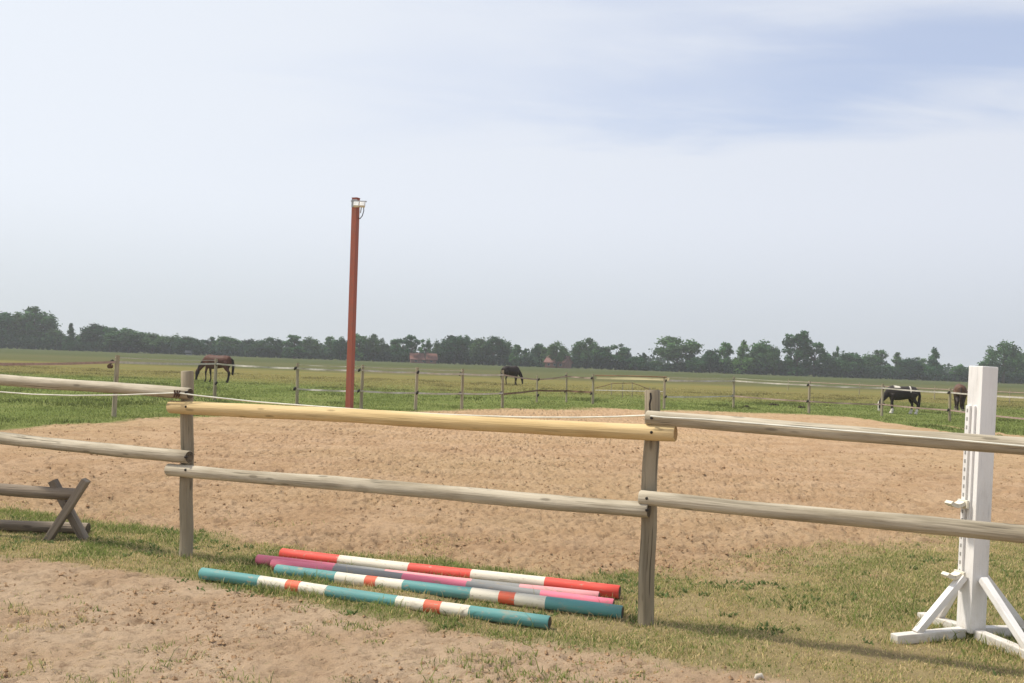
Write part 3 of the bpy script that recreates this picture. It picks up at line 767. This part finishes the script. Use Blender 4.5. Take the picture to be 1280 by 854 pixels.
C_BLACK = coat('black_brown_coat', (0.028, 0.019, 0.016), (0.018, 0.014, 0.013), .4)
C_PINTO = coat('black_and_white_coat', (0.030, 0.024, 0.022), (0.025, 0.021, 0.02), .4, pinto)
C_BROWN = coat('dull_brown_coat', (0.12, 0.062, 0.038), (0.035, 0.024, 0.02), .86, pale_feet)
H_BLACK = plain('black_hair', (0.025, 0.02, 0.018), .7)
H_DARK = plain('dark_brown_hair', (0.05, 0.03, 0.022), .7)
def horse(px, by, h, yaw, coat_, hair, kind, label, back=1.47, stretch=1.0):
    p = on(px, by); k = h / back
    me = horse_body(kind); me.materials.append(coat_)
    o = link('horse', me); o.location = p; o.scale = (k * stretch, k, k); o.rotation_euler = (0, 0, R(yaw))
    tag(o, label, 'horse', 'horses grazing in the meadow')
    t = horse_tail(.95 if kind == 'cob' else .8).build('tail', hair, o); m_ = horse_mane().build('mane', hair, o)
    return o
horse(271, 478, 1.40, 172, C_BAY, H_BLACK, 'stocky', 'bay horse with black legs grazing at the left, behind a fence post')
horse(638, 481.5, 1.28, 38, C_BLACK, H_BLACK, 'stocky', 'almost black horse grazing in the middle of the meadow, left of the bar gate')
horse(1127, 517.5, 1.15, 176, C_PINTO, H_BLACK, 'cob', 'stocky black and white cob with feathered feet, grazing at the right')
horse(1199, 515, 1.27, 70, C_BROWN, H_DARK, 'cob', 'dull brown pony seen from behind, just left of the white jump stand')

# ------------------------------------------------------------------ far trees
TREE_D = 306.0
def leafcloud(clusters, n, size, seed, flat=0.95):
    r = np.random.default_rng(seed)
    C = np.array([c[:3] for c in clusters]); Rr = np.array([c[3] for c in clusters]); w = Rr ** 2.2; w /= w.sum()
    k = r.choice(len(C), n, p=w)
    d = r.normal(size=(n, 3)); d /= np.linalg.norm(d, axis=1)[:, None]
    rad = Rr[k] * (0.35 + 0.65 * r.random(n) ** 0.5) * (1 + 0.26 * r.normal(size=n))
    P = C[k] + d * rad[:, None] * np.array([1, 1, flat])
    nrm = d + r.normal(size=(n, 3)) * 0.55; nrm /= np.linalg.norm(nrm, axis=1)[:, None]
    a = np.cross(nrm, r.normal(size=(n, 3))); a /= np.linalg.norm(a, axis=1)[:, None]; b = np.cross(nrm, a)
    s = size * (0.6 + 0.8 * r.random(n))[:, None]
    V = np.stack([P - a * s, P + b * s * .6, P + a * s, P - b * s * .6], 1).reshape(-1, 3)
    Fa = np.arange(4 * n).reshape(n, 4)
    tone = (0.62 + 0.8 * np.random.default_rng(seed + 1).random(len(C)))[k] * (0.85 + 0.3 * r.random(n))
    hue = r.random(n)
    col = np.stack([0.019 + 0.016 * hue, 0.064 + 0.024 * hue, 0.018 + 0.008 * hue], 1) * tone[:, None]
    return V, Fa, np.repeat(col, 4, 0)
lm = Mat('tree_leaves', .8)
oi = lm.node('ShaderNodeObjectInfo')
lc = lm.attr('col'); hs = lm.node('ShaderNodeHueSaturation'); lm.l.new(lc, hs.inputs['Color'])
lm.l.new(lm.rng(oi.outputs['Random'], 0, 1, 0.465, .53), hs.inputs['Hue']); lm.l.new(lm.rng(oi.outputs['Random'], 0, 1, 1.45, .75), hs.inputs['Value'])
lm.leafy(lm.mix(1.0, hs.outputs[0], oi.outputs['Color'], 'MULTIPLY'), .3)
M_BARK = wood('bark', (0.10, 0.085, 0.065), (0.055, 0.045, 0.035), knots=False)
def make_kind(kind, seed):
    """a tree 10 m tall; gives (crown mesh, trunk mesh, width)"""
    r = random.Random(seed); cl = []; W_ = 8.0; n = 2600; size = .26; base = .22
    if kind == 'broad':
        W_ = 9.0
        for _ in range(38):
            th, ph = r.uniform(0, 6.28), math.acos(r.uniform(-.75, 1)); q = r.uniform(.55, .98)
            cl.append((math.cos(th) * math.sin(ph) * 3.7 * q, math.sin(th) * math.sin(ph) * 3.7 * q, 5.3 + math.cos(ph) * 3.7 * q, r.uniform(.75, 1.35)))
        n, size = 3600, .28
    elif kind == 'dense':
        W_ = 8.4
        for _ in range(44):
            th, ph = r.uniform(0, 6.28), math.acos(r.uniform(-.75, 1)); q = r.uniform(.45, .92)
            cl.append((math.cos(th) * math.sin(ph) * 3.6 * q, math.sin(th) * math.sin(ph) * 3.6 * q, 4.9 + math.cos(ph) * 4.1 * q, r.uniform(.9, 1.6)))
        n, size = 4000, .36
    elif kind == 'airy':
        W_ = 7.0
        for _ in range(17):
            th = r.uniform(0, 6.28); z = r.uniform(4.0, 9.5); q = r.uniform(.2, 1) * 3.0 * math.sin(math.pi * min(1, (z - 2.2) / 8.4)) ** .6
            cl.append((math.cos(th) * q, math.sin(th) * q, z, r.uniform(.5, 1.0)))
        n, size = 1800, .26
    elif kind == 'cone':
        W_ = 5.4
        for i in range(30):
            z = .9 + 8.6 * i / 29; q = 2.6 * (1 - (z / 10.3) ** 1.2) * r.uniform(.35, 1.1); th = r.uniform(0, 6.28)
            cl.append((math.cos(th) * q, math.sin(th) * q, z, .55 + .75 * (1 - z / 10) * r.uniform(.7, 1.2)))
        n, size = 2600, .30
    elif kind == 'tall':
        W_ = 5.6
        for i in range(40):
            z = r.uniform(1.0, 9.3); q = 2.1 * math.sin(math.pi * (z / 10.8) ** .75) ** .6 * r.uniform(.3, 1) ** .7; th = r.uniform(0, 6.28)
            cl.append((math.cos(th) * q, math.sin(th) * q, z, r.uniform(.65, 1.2) * (1.15 - .045 * z)))
        n, size = 2800, .30
    V, Fa, col = leafcloud(cl, n, size, seed)
    V[:, 2] = V[:, 2] * (10.0 / np.percentile(V[:, 2], 99.8)); V[:, 2] = np.maximum(V[:, 2], .1)
    W_ = np.percentile(V[:, 0], 98.5) - np.percentile(V[:, 0], 1.5)
    crown = np_mesh('crown', V, Fa, lm.m, col)
    t = Geo(); top = 6.0
    t.tube([(0, 0, -.3), (.05, 0, 1), (-.05, .05, 2.6), (.1, 0, 4.5), (0, .05, top + 1.5)], [.34, .25, .21, .15, .05], 8, rough=.04, seed=seed)
    for c in cl[::2][:11]:
        s = Vector((0, 0, max(1.6, min(top, c[2] * .55)))); e = Vector(c[:3]); m_ = s.lerp(e, .5) + Vector((0, 0, .25))
        t.tube([s, m_, e], [.11, .07, .025], 5)
    return crown, t.mesh('trunk', [M_BARK]), W_
KINDS = {k: [make_kind(k, s) for s in ss] for k, ss in {'broad': (101, 102, 103), 'dense': (111, 112, 113, 114), 'airy': (121, 122, 123), 'cone': (131, 132), 'tall': (141, 142, 143)}.items()}
def horizon(x): return 429.0 + 0.0348 * x
TREES = [  # (column, top row, width in px, kind, label)
 (3, 391, 44, 'dense', 'dark bushy tree at the left edge of the picture'),
 (23, 392, 30, 'dense', 'dark tree standing close against the left side of the tall open oak'),
 (44, 384.5, 52, 'broad', 'tall open-crowned oak, the highest tree at the left end of the line'),
 (70, 412, 22, 'dense', 'low dark tree tucked under the right side of the tall oak'),
 (88, 404.5, 14, 'cone', 'slim pointed tree just right of the tall oak'),
 (101, 418, 20, 'dense', 'low round tree in the dip right of the slim pointed tree'),
 (121, 405.5, 32, 'dense', 'compact dark round-topped tree above the leftmost paddock post'),
 (138, 409, 14, 'airy', 'wispy thin-topped tree on the right flank of the compact round tree'),
 (162, 411.5, 52, 'dense', 'wide low dome of a tree, widest in the left part of the line'),
 (190, 417, 30, 'dense', 'medium tree at the right foot of the wide dome tree'),
 (214, 419, 30, 'dense', 'rounded tree above the top of the left wooden fence post'),
 (235, 421, 26, 'dense', 'dark flat-topped tree rising behind the pale shed'),
 (250, 428, 18, 'dense', 'low tree in the gap directly left behind the bay horse'),
 (263, 421, 20, 'airy', 'sparse light-gapped tree above the head of the bay horse'),
 (285, 421, 32, 'broad', 'spreading tree above the rump of the bay horse'),
 (312, 424.5, 24, 'dense', 'small tree just right of the spreading one by the bay horse'),
 (338, 422, 36, 'broad', 'broad tree midway between the bay horse and the red mast'),
 (368, 419, 24, 'tall', 'upright tree above the paddock post third left of the red mast'),
 (387, 422, 24, 'dense', 'blunt-topped tree right beside the upright tree, left of the red mast'),
 (403, 431, 14, 'dense', 'faint far tree seen low in the gap left of the red mast'),
 (414, 421, 20, 'tall', 'narrow tree, second left from the red mast'),
 (426, 422, 18, 'dense', 'dark tree touching the left side of the red mast'),
 (449, 418, 22, 'tall', 'rounded tall tree touching the right side of the red mast'),
 (467, 418, 24, 'broad', 'fuller tree, second to the right of the red mast'),
 (481, 430, 18, 'dense', 'low tree in the dip between the red mast and the red-roofed house'),
 (493, 424, 15, 'tall', 'slim tree left of the two sparse-topped trees by the red-roofed house'),
 (503, 422, 17, 'airy', 'left one of the two sparse-topped trees by the red-roofed house'),
 (515, 419, 20, 'airy', 'right one of the two sparse-topped trees, with bare stems beside the red-roofed house'),
 (532, 424, 18, 'airy', 'dark tree standing over the ridge of the red-roofed house'),
 (549, 427, 20, 'dense', 'lower tree at the right end of the red-roofed house'),
 (568, 420, 36, 'dense', 'large dark tree in the dense clump right of the red-roofed house'),
 (584, 420.5, 22, 'dense', 'tree rising from the middle of the dense clump right of the red-roofed house'),
 (599, 423, 22, 'dense', 'tree on the right shoulder of the dense clump, left of the black horse'),
 (617, 421, 26, 'broad', 'round tree with a visible dark trunk, just left above the black horse'),
 (632, 425, 18, 'dense', 'dark tree directly above the black horse'),
 (645, 431, 15, 'tall', 'narrow tree above the rump end of the black horse, right of its back'),
 (656.5, 436, 10, 'cone', 'tiny pointed tree in the gap right of the black horse'),
 (673, 430, 19, 'dense', 'tree left of the pale brick house'),
 (685, 433, 16, 'tall', 'slim tree standing at the left end of the pale brick house'),
 (696, 427, 22, 'broad', 'tall full tree standing before the pale brick house'),
 (709, 444, 12, 'dense', 'small bush-like tree at the gable of the pale brick house'),
 (733, 423, 30, 'broad', 'big full tree above the left gate post'),
 (752, 434, 24, 'dense', 'low wide tree above the left half of the bar gate'),
 (770, 430, 20, 'airy', 'loose-topped tree above the middle of the bar gate'),
 (782, 434, 18, 'tall', 'tapering tree above the right half of the bar gate'),
 (796, 446, 18, 'dense', 'low hedge-like tree above the right end of the bar gate'),
 (805, 442, 15, 'cone', 'small spire-topped tree just left of the right fence post top'),
 (820, 451, 15, 'dense', 'lowest little tree, in the gap left of the lone broad oak'),
 (847, 421, 46, 'broad', 'lone broad oak with an airy rounded crown, right of the bar gate'),
 (870, 448, 22, 'dense', 'low dark tree under the right side of the lone broad oak'),
 (888, 437.5, 20, 'dense', 'dull rounded tree right of the lone broad oak'),
 (906, 428.5, 21, 'tall', 'left one of two light-green tapering trees right of the lone oak'),
 (929, 426.5, 21, 'cone', 'right one of two light-green tapering trees, the more pointed'),
 (953, 426.5, 30, 'dense', 'dark round tree between the tapering trees and the tallest poplar'),
 (968, 434, 16, 'dense', 'smaller tree wedged under the left side of the tallest poplar'),
 (997, 415, 32, 'tall', 'tallest poplar-like tree in the right half of the line'),
 (1018, 428, 24, 'airy', 'loose tree leaning out on the right side of the tallest poplar'),
 (1033, 443, 26, 'dense', 'low dark dome right of the tallest poplar'),
 (1046, 433, 9, 'airy', 'thin wisp of a tree sticking up from the low domes'),
 (1064, 441, 32, 'dense', 'broad low dome of a tree, right of the thin wisp'),
 (1084, 443, 22, 'dense', 'low tree touching the right side of the broad low dome'),
 (1101, 437.5, 18, 'tall', 'upright tree above the head of the black and white cob'),
 (1121, 441, 20, 'cone', 'pointed tree above the back of the black and white cob'),
 (1137, 448, 26, 'dense', 'low dark tree above the rump of the black and white cob'),
 (1155, 447, 18, 'airy', 'thin grey tree left of the ragged spire tree'),
 (1168, 435.5, 18, 'cone', 'ragged spire-shaped tree, left of the brown pony'),
 (1199, 456, 20, 'dense', 'small round lone tree directly above the brown pony'),
 (1217, 458, 18, 'dense', 'low tree half hidden by the top of the white jump stand'),
 (1236, 450, 26, 'dense', 'mid-height tree rising behind the top of the white jump stand'),
 (1255, 427, 40, 'broad', 'big tree just right of the white jump stand'),
 (1277, 442, 30, 'dense', 'dark tree at the right edge of the picture'),
]
cnt = {}
rt = random.Random(5)
for (px, ty, w, kind, label) in TREES:
    i = cnt.get(kind, 0); cnt[kind] = i + 1
    crown, trunk, W0 = KINDS[kind][i % len(KINDS[kind])]
    D = {532: 297, 403: 380, 696: 294}.get(px, TREE_D + rt.uniform(-7, 12))
    p = spot(px, D); p.x = at(px, ty + 12, D).x
    h = at(px, ty, D).z
    t = thing('tree', p, label, 'tree', 'trees along the far edge of the meadow', rt.uniform(0, 6.28))
    sx = w * D / F / W0 * 1.04
    for nm, me_ in (('crown', crown), ('trunk', trunk)):
        o = link(nm, me_, t); o.scale = (sx, sx, h / 10.0)
        k_ = rt.uniform(.8, 1.3) * (1.2 if px > 830 else 1.0); o.color = (1.7, 1.75, 1.3, 1) if 'light-green' in label else ((1.3, 1.35, 1.2, 1) if kind in ('airy', 'tall') else (k_, k_, k_, 1))
# shrubs and undergrowth that close the foot of the tree line, and the wood farther behind
def strip(name, D0, D1, x0, x1, n, hfun, size, seed, label):
    r = np.random.default_rng(seed)
    D = r.uniform(D0, D1, n); px = r.uniform(x0, x1, n); X = (px - 640) / F * D
    hh = hfun(px) * (0.6 + 0.8 * fbm(X * .13, D * .13, 3, seed))
    Z = hh * r.random(n) ** .8
    a = r.normal(size=(n, 3)); a /= np.linalg.norm(a, axis=1)[:, None]; b = np.cross(a, r.normal(size=(n, 3))); b /= np.linalg.norm(b, axis=1)[:, None]
    s = size * (0.6 + 0.8 * r.random(n))[:, None]; P = np.stack([X, D, Z + .2], 1)
    V = np.stack([P - a * s, P + b * s * .7, P + a * s, P - b * s * .7], 1).reshape(-1, 3); V[:, 2] = np.maximum(V[:, 2], .02)
    tone = (0.7 + .6 * fbm(X * .2, D * .2, 2, seed + 3)) * (.85 + .3 * r.random(n))
    col = np.stack([0.020 + 0 * X, 0.054 + 0 * X, 0.019 + 0 * X], 1) * tone[:, None]
    return tag(link(name, np_mesh(name, V, np.arange(4 * n).reshape(n, 4), lm.m, np.repeat(col, 4, 0))), label, kind='stuff')
hl = lambda px: np.interp(px, [-300, 0, 60, 110, 300, 480, 560, 640, 660, 720, 800, 825, 860, 950, 1100, 1180, 1210, 1260, 1500], [7, 7.5, 6, 5, 4.6, 4.2, 5.2, 4.8, 3.4, 4.6, 3.2, 2.6, 4.2, 5, 4.6, 3.2, 3.0, 4.5, 6])
strip('undergrowth', 303, 316, -300, 1560, 46000, lambda p_: hl(p_) * 0.62, .50, 61, 'dark shrubs and undergrowth closing the foot of the far tree line')
strip('distant_wood', 430, 470, -250, 1500, 16000, lambda px: 5.5 + 0 * px, .8, 62, 'pale far-off wood glimpsed through the gaps of the tree line')

# ------------------------------------------------------------------ houses by the trees
def roof_mat(name, a, b):
    m = Mat(name, .85); v = m.coord('Object'); m.base(m.mix(m.rng(m.noise(v, 1.5, 5), .35, .65), a, b)); return m.m
M_TILE = roof_mat('red_roof_tiles', (0.185, 0.088, 0.07), (0.14, 0.066, 0.053))
M_TILE2 = roof_mat('faded_roof_tiles', (0.22, 0.115, 0.10), (0.17, 0.09, 0.075))
M_BRICK = roof_mat('brick_wall', (0.22, 0.12, 0.09), (0.17, 0.09, 0.07))
M_SHED = roof_mat('pale_shed_boards', (0.26, 0.27, 0.28), (0.20, 0.21, 0.22))
M_PANE = plain('window_pane', (0.04, 0.045, 0.05), .15)
def house(px, D, L, Wd, wall, roof, mats, label, rz, name='house', chim=True, cat='house'):
    p = spot(px, D); p.x = at(px, 450, D).x
    t = thing(name, p, label, cat, None, rz)
    g = Geo(); x, y = L / 2, Wd / 2
    g.poly([(-x, -y, 0), (x, -y, 0), (x, -y, wall), (-x, -y, wall)]); g.poly([(x, y, 0), (-x, y, 0), (-x, y, wall), (x, y, wall)])
    g.poly([(x, -y, 0), (x, y, 0), (x, y, wall), (x, 0, wall + roof), (x, -y, wall)]); g.poly([(-x, y, 0), (-x, -y, 0), (-x, -y, wall), (-x, 0, wall + roof), (-x, y, wall)])
    g.build('wall', mats[0], t)
    rf = Geo(); e = .35
    for s in (-1, 1):
        n0 = Vector((0, s * roof, y)).normalized() * .14
        a_ = [Vector((-x - e, s * (y + e), wall - e * roof / y)), Vector((x + e, s * (y + e), wall - e * roof / y)), Vector((x + e, 0, wall + roof)), Vector((-x - e, 0, wall + roof))]
        b_ = [q + n0 for q in a_]
        if s > 0: a_, b_ = a_[::-1], b_[::-1]
        rf.poly(b_); rf.poly(a_[::-1])
        for k in range(4): rf.poly([a_[k], a_[(k + 1) % 4], b_[(k + 1) % 4], b_[k]])
    ro = rf.build('roof', mats[1], t)
    if chim:
        Geo().box((x * .35, .2, wall + roof + .1), (.55, .55, 1.1), None, 0, .02).build('chimney', M_BRICK, ro)
    for k in (-.6, 0, .6):
        w_ = Geo().box((k * x, -y - .012, wall * .55), (.8, .05, wall * .42), None, 0, .01).build('window', M_SHED, t)
        Geo().box((k * x, -y - .045, wall * .55), (.62, .02, wall * .30), None, 0, .004).build('pane', M_PANE, w_)
    return t
house(529, 300, 7.6, 6, 1.15, 1.75, [M_BRICK, M_TILE], 'low house with a bright red tiled roof, at the foot of the far trees', R(8))
house(698, 297, 6.4, 5, 1.7, 1.9, [M_BRICK, M_TILE2], 'dull pinkish brick house half hidden by trees, left above the bar gate', R(-28), chim=False)
house(236, 300, 1.7, 1.6, .85, .45, [M_SHED, M_SHED], 'tiny pale shed at the foot of the trees, left above the bay horse', R(12), 'shed', False, 'shed')

# ------------------------------------------------------------------ grass
gmat = Mat('grass_blades', .75); gmat.leafy(gmat.attr('col'), .45)
def blades(name, x, y, h, w, col, seed, label, lean=.55, wide=None):
    r = np.random.default_rng(seed); n = len(x)
    z = height(x, y) - .004
    th = r.uniform(0, 2 * np.pi, n); dx, dy = np.cos(th), np.sin(th)
    le = h * lean * (0.4 + 1.5 * r.random(n)); ph = r.uniform(0, 2 * np.pi, n); lx, ly = np.cos(ph) * le, np.sin(ph) * le
    B = np.stack([x, y, z], 1); Wv = np.stack([dx * w, dy * w, 0 * w], 1)
    Mi = B + np.stack([lx * .35, ly * .35, h * .6], 1); T = B + np.stack([lx, ly, h], 1)
    V = np.stack([B - Wv, B + Wv, Mi + Wv * .7, Mi - Wv * .7, T], 1).reshape(-1, 3)
    i = np.arange(n)[:, None] * 5
    Fa = np.concatenate([i + np.array([[0, 1, 2]]), i + np.array([[0, 2, 3]]), i + np.array([[3, 2, 4]])], 0)
    return tag(link(name, np_mesh(name, V, Fa, gmat.m, np.repeat(col, 5, 0))), label, kind='stuff')
GREEN, OLIVE, STRAW, DEEP = np.array((.24, .285, .085)), np.array((.42, .385, .15)), np.array((.68, .54, .29)), np.array((.14, .18, .06))
def grass_col(g, r, n):
    u = r.random(n)[:, None]; v = r.random(n)[:, None]; g = g[:, None]
    c = np.where(v < g * .8 + .1, GREEN * (0.7 + .6 * u) + (DEEP - GREEN) * (u < .25) * .6, np.where(v < .46 + .3 * g, OLIVE * (.75 + .5 * u), STRAW * (.7 + .5 * u)))
    return c
r = np.random.default_rng(91)
N = 950000
x = r.uniform(-6, 7.5, N); y = r.uniform(4.4, 11.0, N)
vis = (np.abs(x) < .56 * y + .35)
x, y = x[vis], y[vis]
s_, d_ = zones(x, y); gr = (1 - s_) * (1 - d_); g_ = greenness(x, y)
dens = gr * (.42 + .70 * g_) * (0.55 + 0.95 * smooth(.3, .65, fbm(x * 3.2, y * 3.2, 3, 41)))
# sparse tufts on the bare soil
tuft = smooth(.60, .74, fbm(x * 1.1, y * 1.3, 3, 42)) * smooth(.45, .7, fbm(x * 7, y * 7, 2, 43))
dens = np.maximum(dens, tuft * d_ * .42)
dens = np.maximum(dens, .16 * smooth(.55, .72, fbm(x * 1.6, y * 2, 3, 44)) * s_ * (1 - smooth(.3, 1.3, y - np.interp(x, *NEAR))))
keep = r.random(len(x)) < np.clip(dens, 0, 1); x, y, g_, s_, d_ = x[keep], y[keep], g_[keep], s_[keep], d_[keep]
def seg_dist(x, y, a, b):
    ax_, ay_, bx_, by_ = a[0], a[1], b[0], b[1]; L2 = (bx_ - ax_) ** 2 + (by_ - ay_) ** 2
    t = np.clip(((x - ax_) * (bx_ - ax_) + (y - ay_) * (by_ - ay_)) / L2, 0, 1)
    return np.hypot(x - ax_ - t * (bx_ - ax_), y - ay_ - t * (by_ - ay_))
dp = np.min([seg_dist(x, y, a_, b_) for a_, b_ in POLES], axis=0)
ok = dp > .045; x, y, g_, s_, d_, dp = x[ok], y[ok], g_[ok], s_[ok], d_[ok], dp[ok]
n = len(x)
h = (.009 + .022 * r.random(n) ** 1.7) * (.65 + .75 * fbm(x * 2.5, y * 2.5, 3, 45)) * (.85 + .5 * g_)
near_obj = np.exp(-(np.minimum.reduce([dp, np.hypot(x - pL.x, y - pL.y), np.hypot(x - pR.x, y - pR.y), np.min([seg_dist(x, y, sb, sb + u_ * .6) for u_ in (u1, u2, -u1, -u2)], axis=0)]) / .14) ** 2)
h = h * (1 + 1.5 * near_obj * r.random(n)); g_ = np.clip(g_ + .3 * near_obj, 0, 1)
h = np.where(r.random(n) < .010, h * 2.8, h)
blades('grass', x, y, h, .0018 + .0020 * r.random(n), grass_col(g_, r, n), 92, 'short patchy green and straw-coloured grass round the near fence')
# broad-leaved weeds among the grass
N = 2600
cx = r.uniform(-4.5, 5.5, N); cy = r.uniform(4.8, 9.5, N); s2, d2 = zones(cx, cy); pr = (1 - s2) * (1 - d2) * smooth(.5, .68, fbm(cx * 1.8, cy * 1.8, 3, 46)) * (np.abs(cx) < .56 * cy)
pr = np.maximum(pr, .8 * np.exp(-(np.min([seg_dist(cx, cy, a_, b_) for a_, b_ in POLES], axis=0) / .2) ** 2) * (s2 < .5))
pr *= np.min([seg_dist(cx, cy, a_, b_) for a_, b_ in POLES], axis=0) > .07
kk = r.random(N) < pr * .75; cx, cy = cx[kk], cy[kk]
m = 9; x = np.repeat(cx, m) + r.normal(size=len(cx) * m) * .022; y = np.repeat(cy, m) + r.normal(size=len(cx) * m) * .022
h = .012 + .026 * r.random(len(x)); u = r.random(len(x))[:, None]
blades('weeds', x, y, h, .006 + .006 * r.random(len(x)), np.array((.125, .175, .06)) * (.7 + .7 * u), 93, 'small broad-leaved weeds scattered through the near grass', .9)
# the meadow behind the arena
N = 330000
y = 17 + 55 * r.random(N) ** 1.35; x = r.uniform(-.58, .60, N) * y
s2, d2 = zones(x, y); far = y - np.interp(x, *FAR)
p = (1 - s2) * smooth(-1.0, 1.5, far) * (.35 + .9 * smooth(.35, .65, fbm(x * .8, y * .6, 3, 47))); kk = r.random(N) < p
x, y = x[kk], y[kk]; n = len(x)
tl_ = smooth(.60, .72, fbm(x * .55, y * .4, 3, 48))
h = (.02 + .045 * r.random(n)) * (.7 + .6 * fbm(x * .6, y * .6, 2, 49)) * (1 + 1.6 * tl_ * r.random(n))
dry = smooth(44, 66, y + (fbm(x * .05, y * .1, 3, 50) - .5) * 42)
u = r.random(n)[:, None]; c = (np.array((.205, .245, .075)) * (.75 + .5 * u)) * (1 - dry[:, None]) + np.array((.37, .325, .13)) * (.7 + .6 * u) * dry[:, None]
c = c * (1 - .35 * tl_[:, None])
blades('meadow_grass', x, y, h, (.006 + .010 * r.random(n)) * (y / 30), c, 94, 'fresh green grass of the meadow behind the arena', .6)
# dung out in the meadow
M_DUNG = plain('dark_dung', (0.045, 0.035, 0.022), .95)
def dung(px, by, s, label, seed):
    p = on(px, by); rr = random.Random(seed); g = Geo()
    for _ in range(9):
        x_, y_ = rr.gauss(0, s * .4), rr.gauss(0, s * .3); q = s * rr.uniform(.2, .38)
        z_ = max(.02, s * .28 - abs(x_) * .3)
        g.tube([(x_ - q, y_, z_ * .4), (x_ - q * .5, y_, z_), (x_ + q * .5, y_, z_), (x_ + q, y_, z_ * .4)], [q * .35, q * .8, q * .75, q * .3], 7, rough=.08, seed=seed + _)
    o = g.build('dung_pile', M_DUNG); o.location = (p.x, p.y, hz(p)); tag(o, label, 'dung', 'dark dung piles in the meadow')
dung(372, 507, .15, 'dark dung pile at the foot of the paddock post left of the red mast', 1)
dung(966, 507, .22, 'dark dung pile midway between two posts, right of the right wooden post', 2)
dung(933, 509, .16, 'dark dung pile close to the first paddock post right of the gate', 3)
dung(1001, 510, .18, 'dark dung pile just left of a paddock post above the grey rail', 4)
N = 60000
y = 4.5 + 16 * r.random(N) ** 1.6; x = r.uniform(-.56, .56, N) * y
s2, d2 = zones(x, y); kk = r.random(N) < np.maximum(s2, d2) * (.25 + .75 * smooth(.42, .62, fbm(x * .9, y * 1.2, 3, 52))); x, y = x[kk], y[kk]; n = len(x)
u = r.random(n)[:, None]
blades('straw_litter', x, y, .004 + .006 * r.random(n), .0032 * (y / 6), np.where(u < .75, np.array((.56, .43, .25)) * (.8 + .4 * u), np.array((.26, .26, .12))), 96, 'bits of dry straw and grass strewn over the bare sand', 5.0)
# crumbs of dry soil lying on the sand
N = 46000
y = np.concatenate([r.uniform(4.5, 9, N // 2), 6.5 + 14 * r.random(N // 2) ** 1.2]); x = r.uniform(-.58, .58, N) * y
s2, d2 = zones(x, y); kk = r.random(N) < np.maximum(s2, d2) * smooth(.38, .68, fbm(x * 2, y * 2, 3, 51)); x, y = x[kk], y[kk]; n = len(x)
sz = (.004 + .013 * r.random(n) ** 3.2) * (1 + .06 * (y - 5))
o8 = np.array([(1, 0, 0), (0, 1, 0), (-1, 0, 0), (0, -1, 0), (0, 0, .8), (0, 0, -.6)])
V = np.stack([x, y, height(x, y)], 1)[:, None, :] + o8[None] * sz[:, None, None] * (.6 + .8 * r.random((n, 6, 1)))
f8 = np.array([(0, 1, 4), (1, 2, 4), (2, 3, 4), (3, 0, 4), (1, 0, 5), (2, 1, 5), (3, 2, 5), (0, 3, 5)])
Fa = (np.arange(n)[:, None, None] * 6 + f8[None]).reshape(-1, 3)
cm = Mat('soil_crumbs', .95); cm.base(cm.mix(cm.rng(cm.noise(cm.coord('Object'), 12, 3), .35, .65), (.38, .25, .14), (.27, .17, .095)))
tag(link('soil_crumbs', np_mesh('soil_crumbs', V.reshape(-1, 3), Fa, cm.m)), 'loose crumbs of dry sandy soil on the bare ground', kind='stuff')
# a pale stone at the edge of the front soil
p = on(949, 848); ob = Geo().tube([(-.02, 0, .0), (-.012, 0, .012), (.012, .004, .018), (.02, 0, .004)], [.008, .014, .012, .006], 8, rough=.06, seed=4).build('stone', plain('pale_stone', (.55, .50, .42), .9))
ob.location = (p.x, p.y, hz(p)); tag(ob, 'small pale stone at the edge of the bare soil in front', 'stone')

# ------------------------------------------------------------------ the hazy air
HX = bpy.data.meshes.new('haze'); bm = bmesh.new(); bmesh.ops.create_cube(bm, size=1)
for v in bm.verts: v.co = Vector((v.co.x * 3300, v.co.y * 1800 + 780, (v.co.z + .5) * 21.0 - 1.2))
bm.to_mesh(HX); bm.free()
hm = bpy.data.materials.new('haze'); hm.use_nodes = True; hm.node_tree.nodes.clear()
pv = hm.node_tree.nodes.new('ShaderNodeVolumePrincipled'); ho = hm.node_tree.nodes.new('ShaderNodeOutputMaterial')
pv.inputs['Color'].default_value = (.90, .93, 1.0, 1); pv.inputs['Density'].default_value = .00045; pv.inputs['Anisotropy'].default_value = 0.2
hm.node_tree.links.new(pv.outputs[0], ho.inputs['Volume']); HX.materials.append(hm)
tag(link('haze', HX), 'thin pale haze lying over the meadow', kind='stuff')
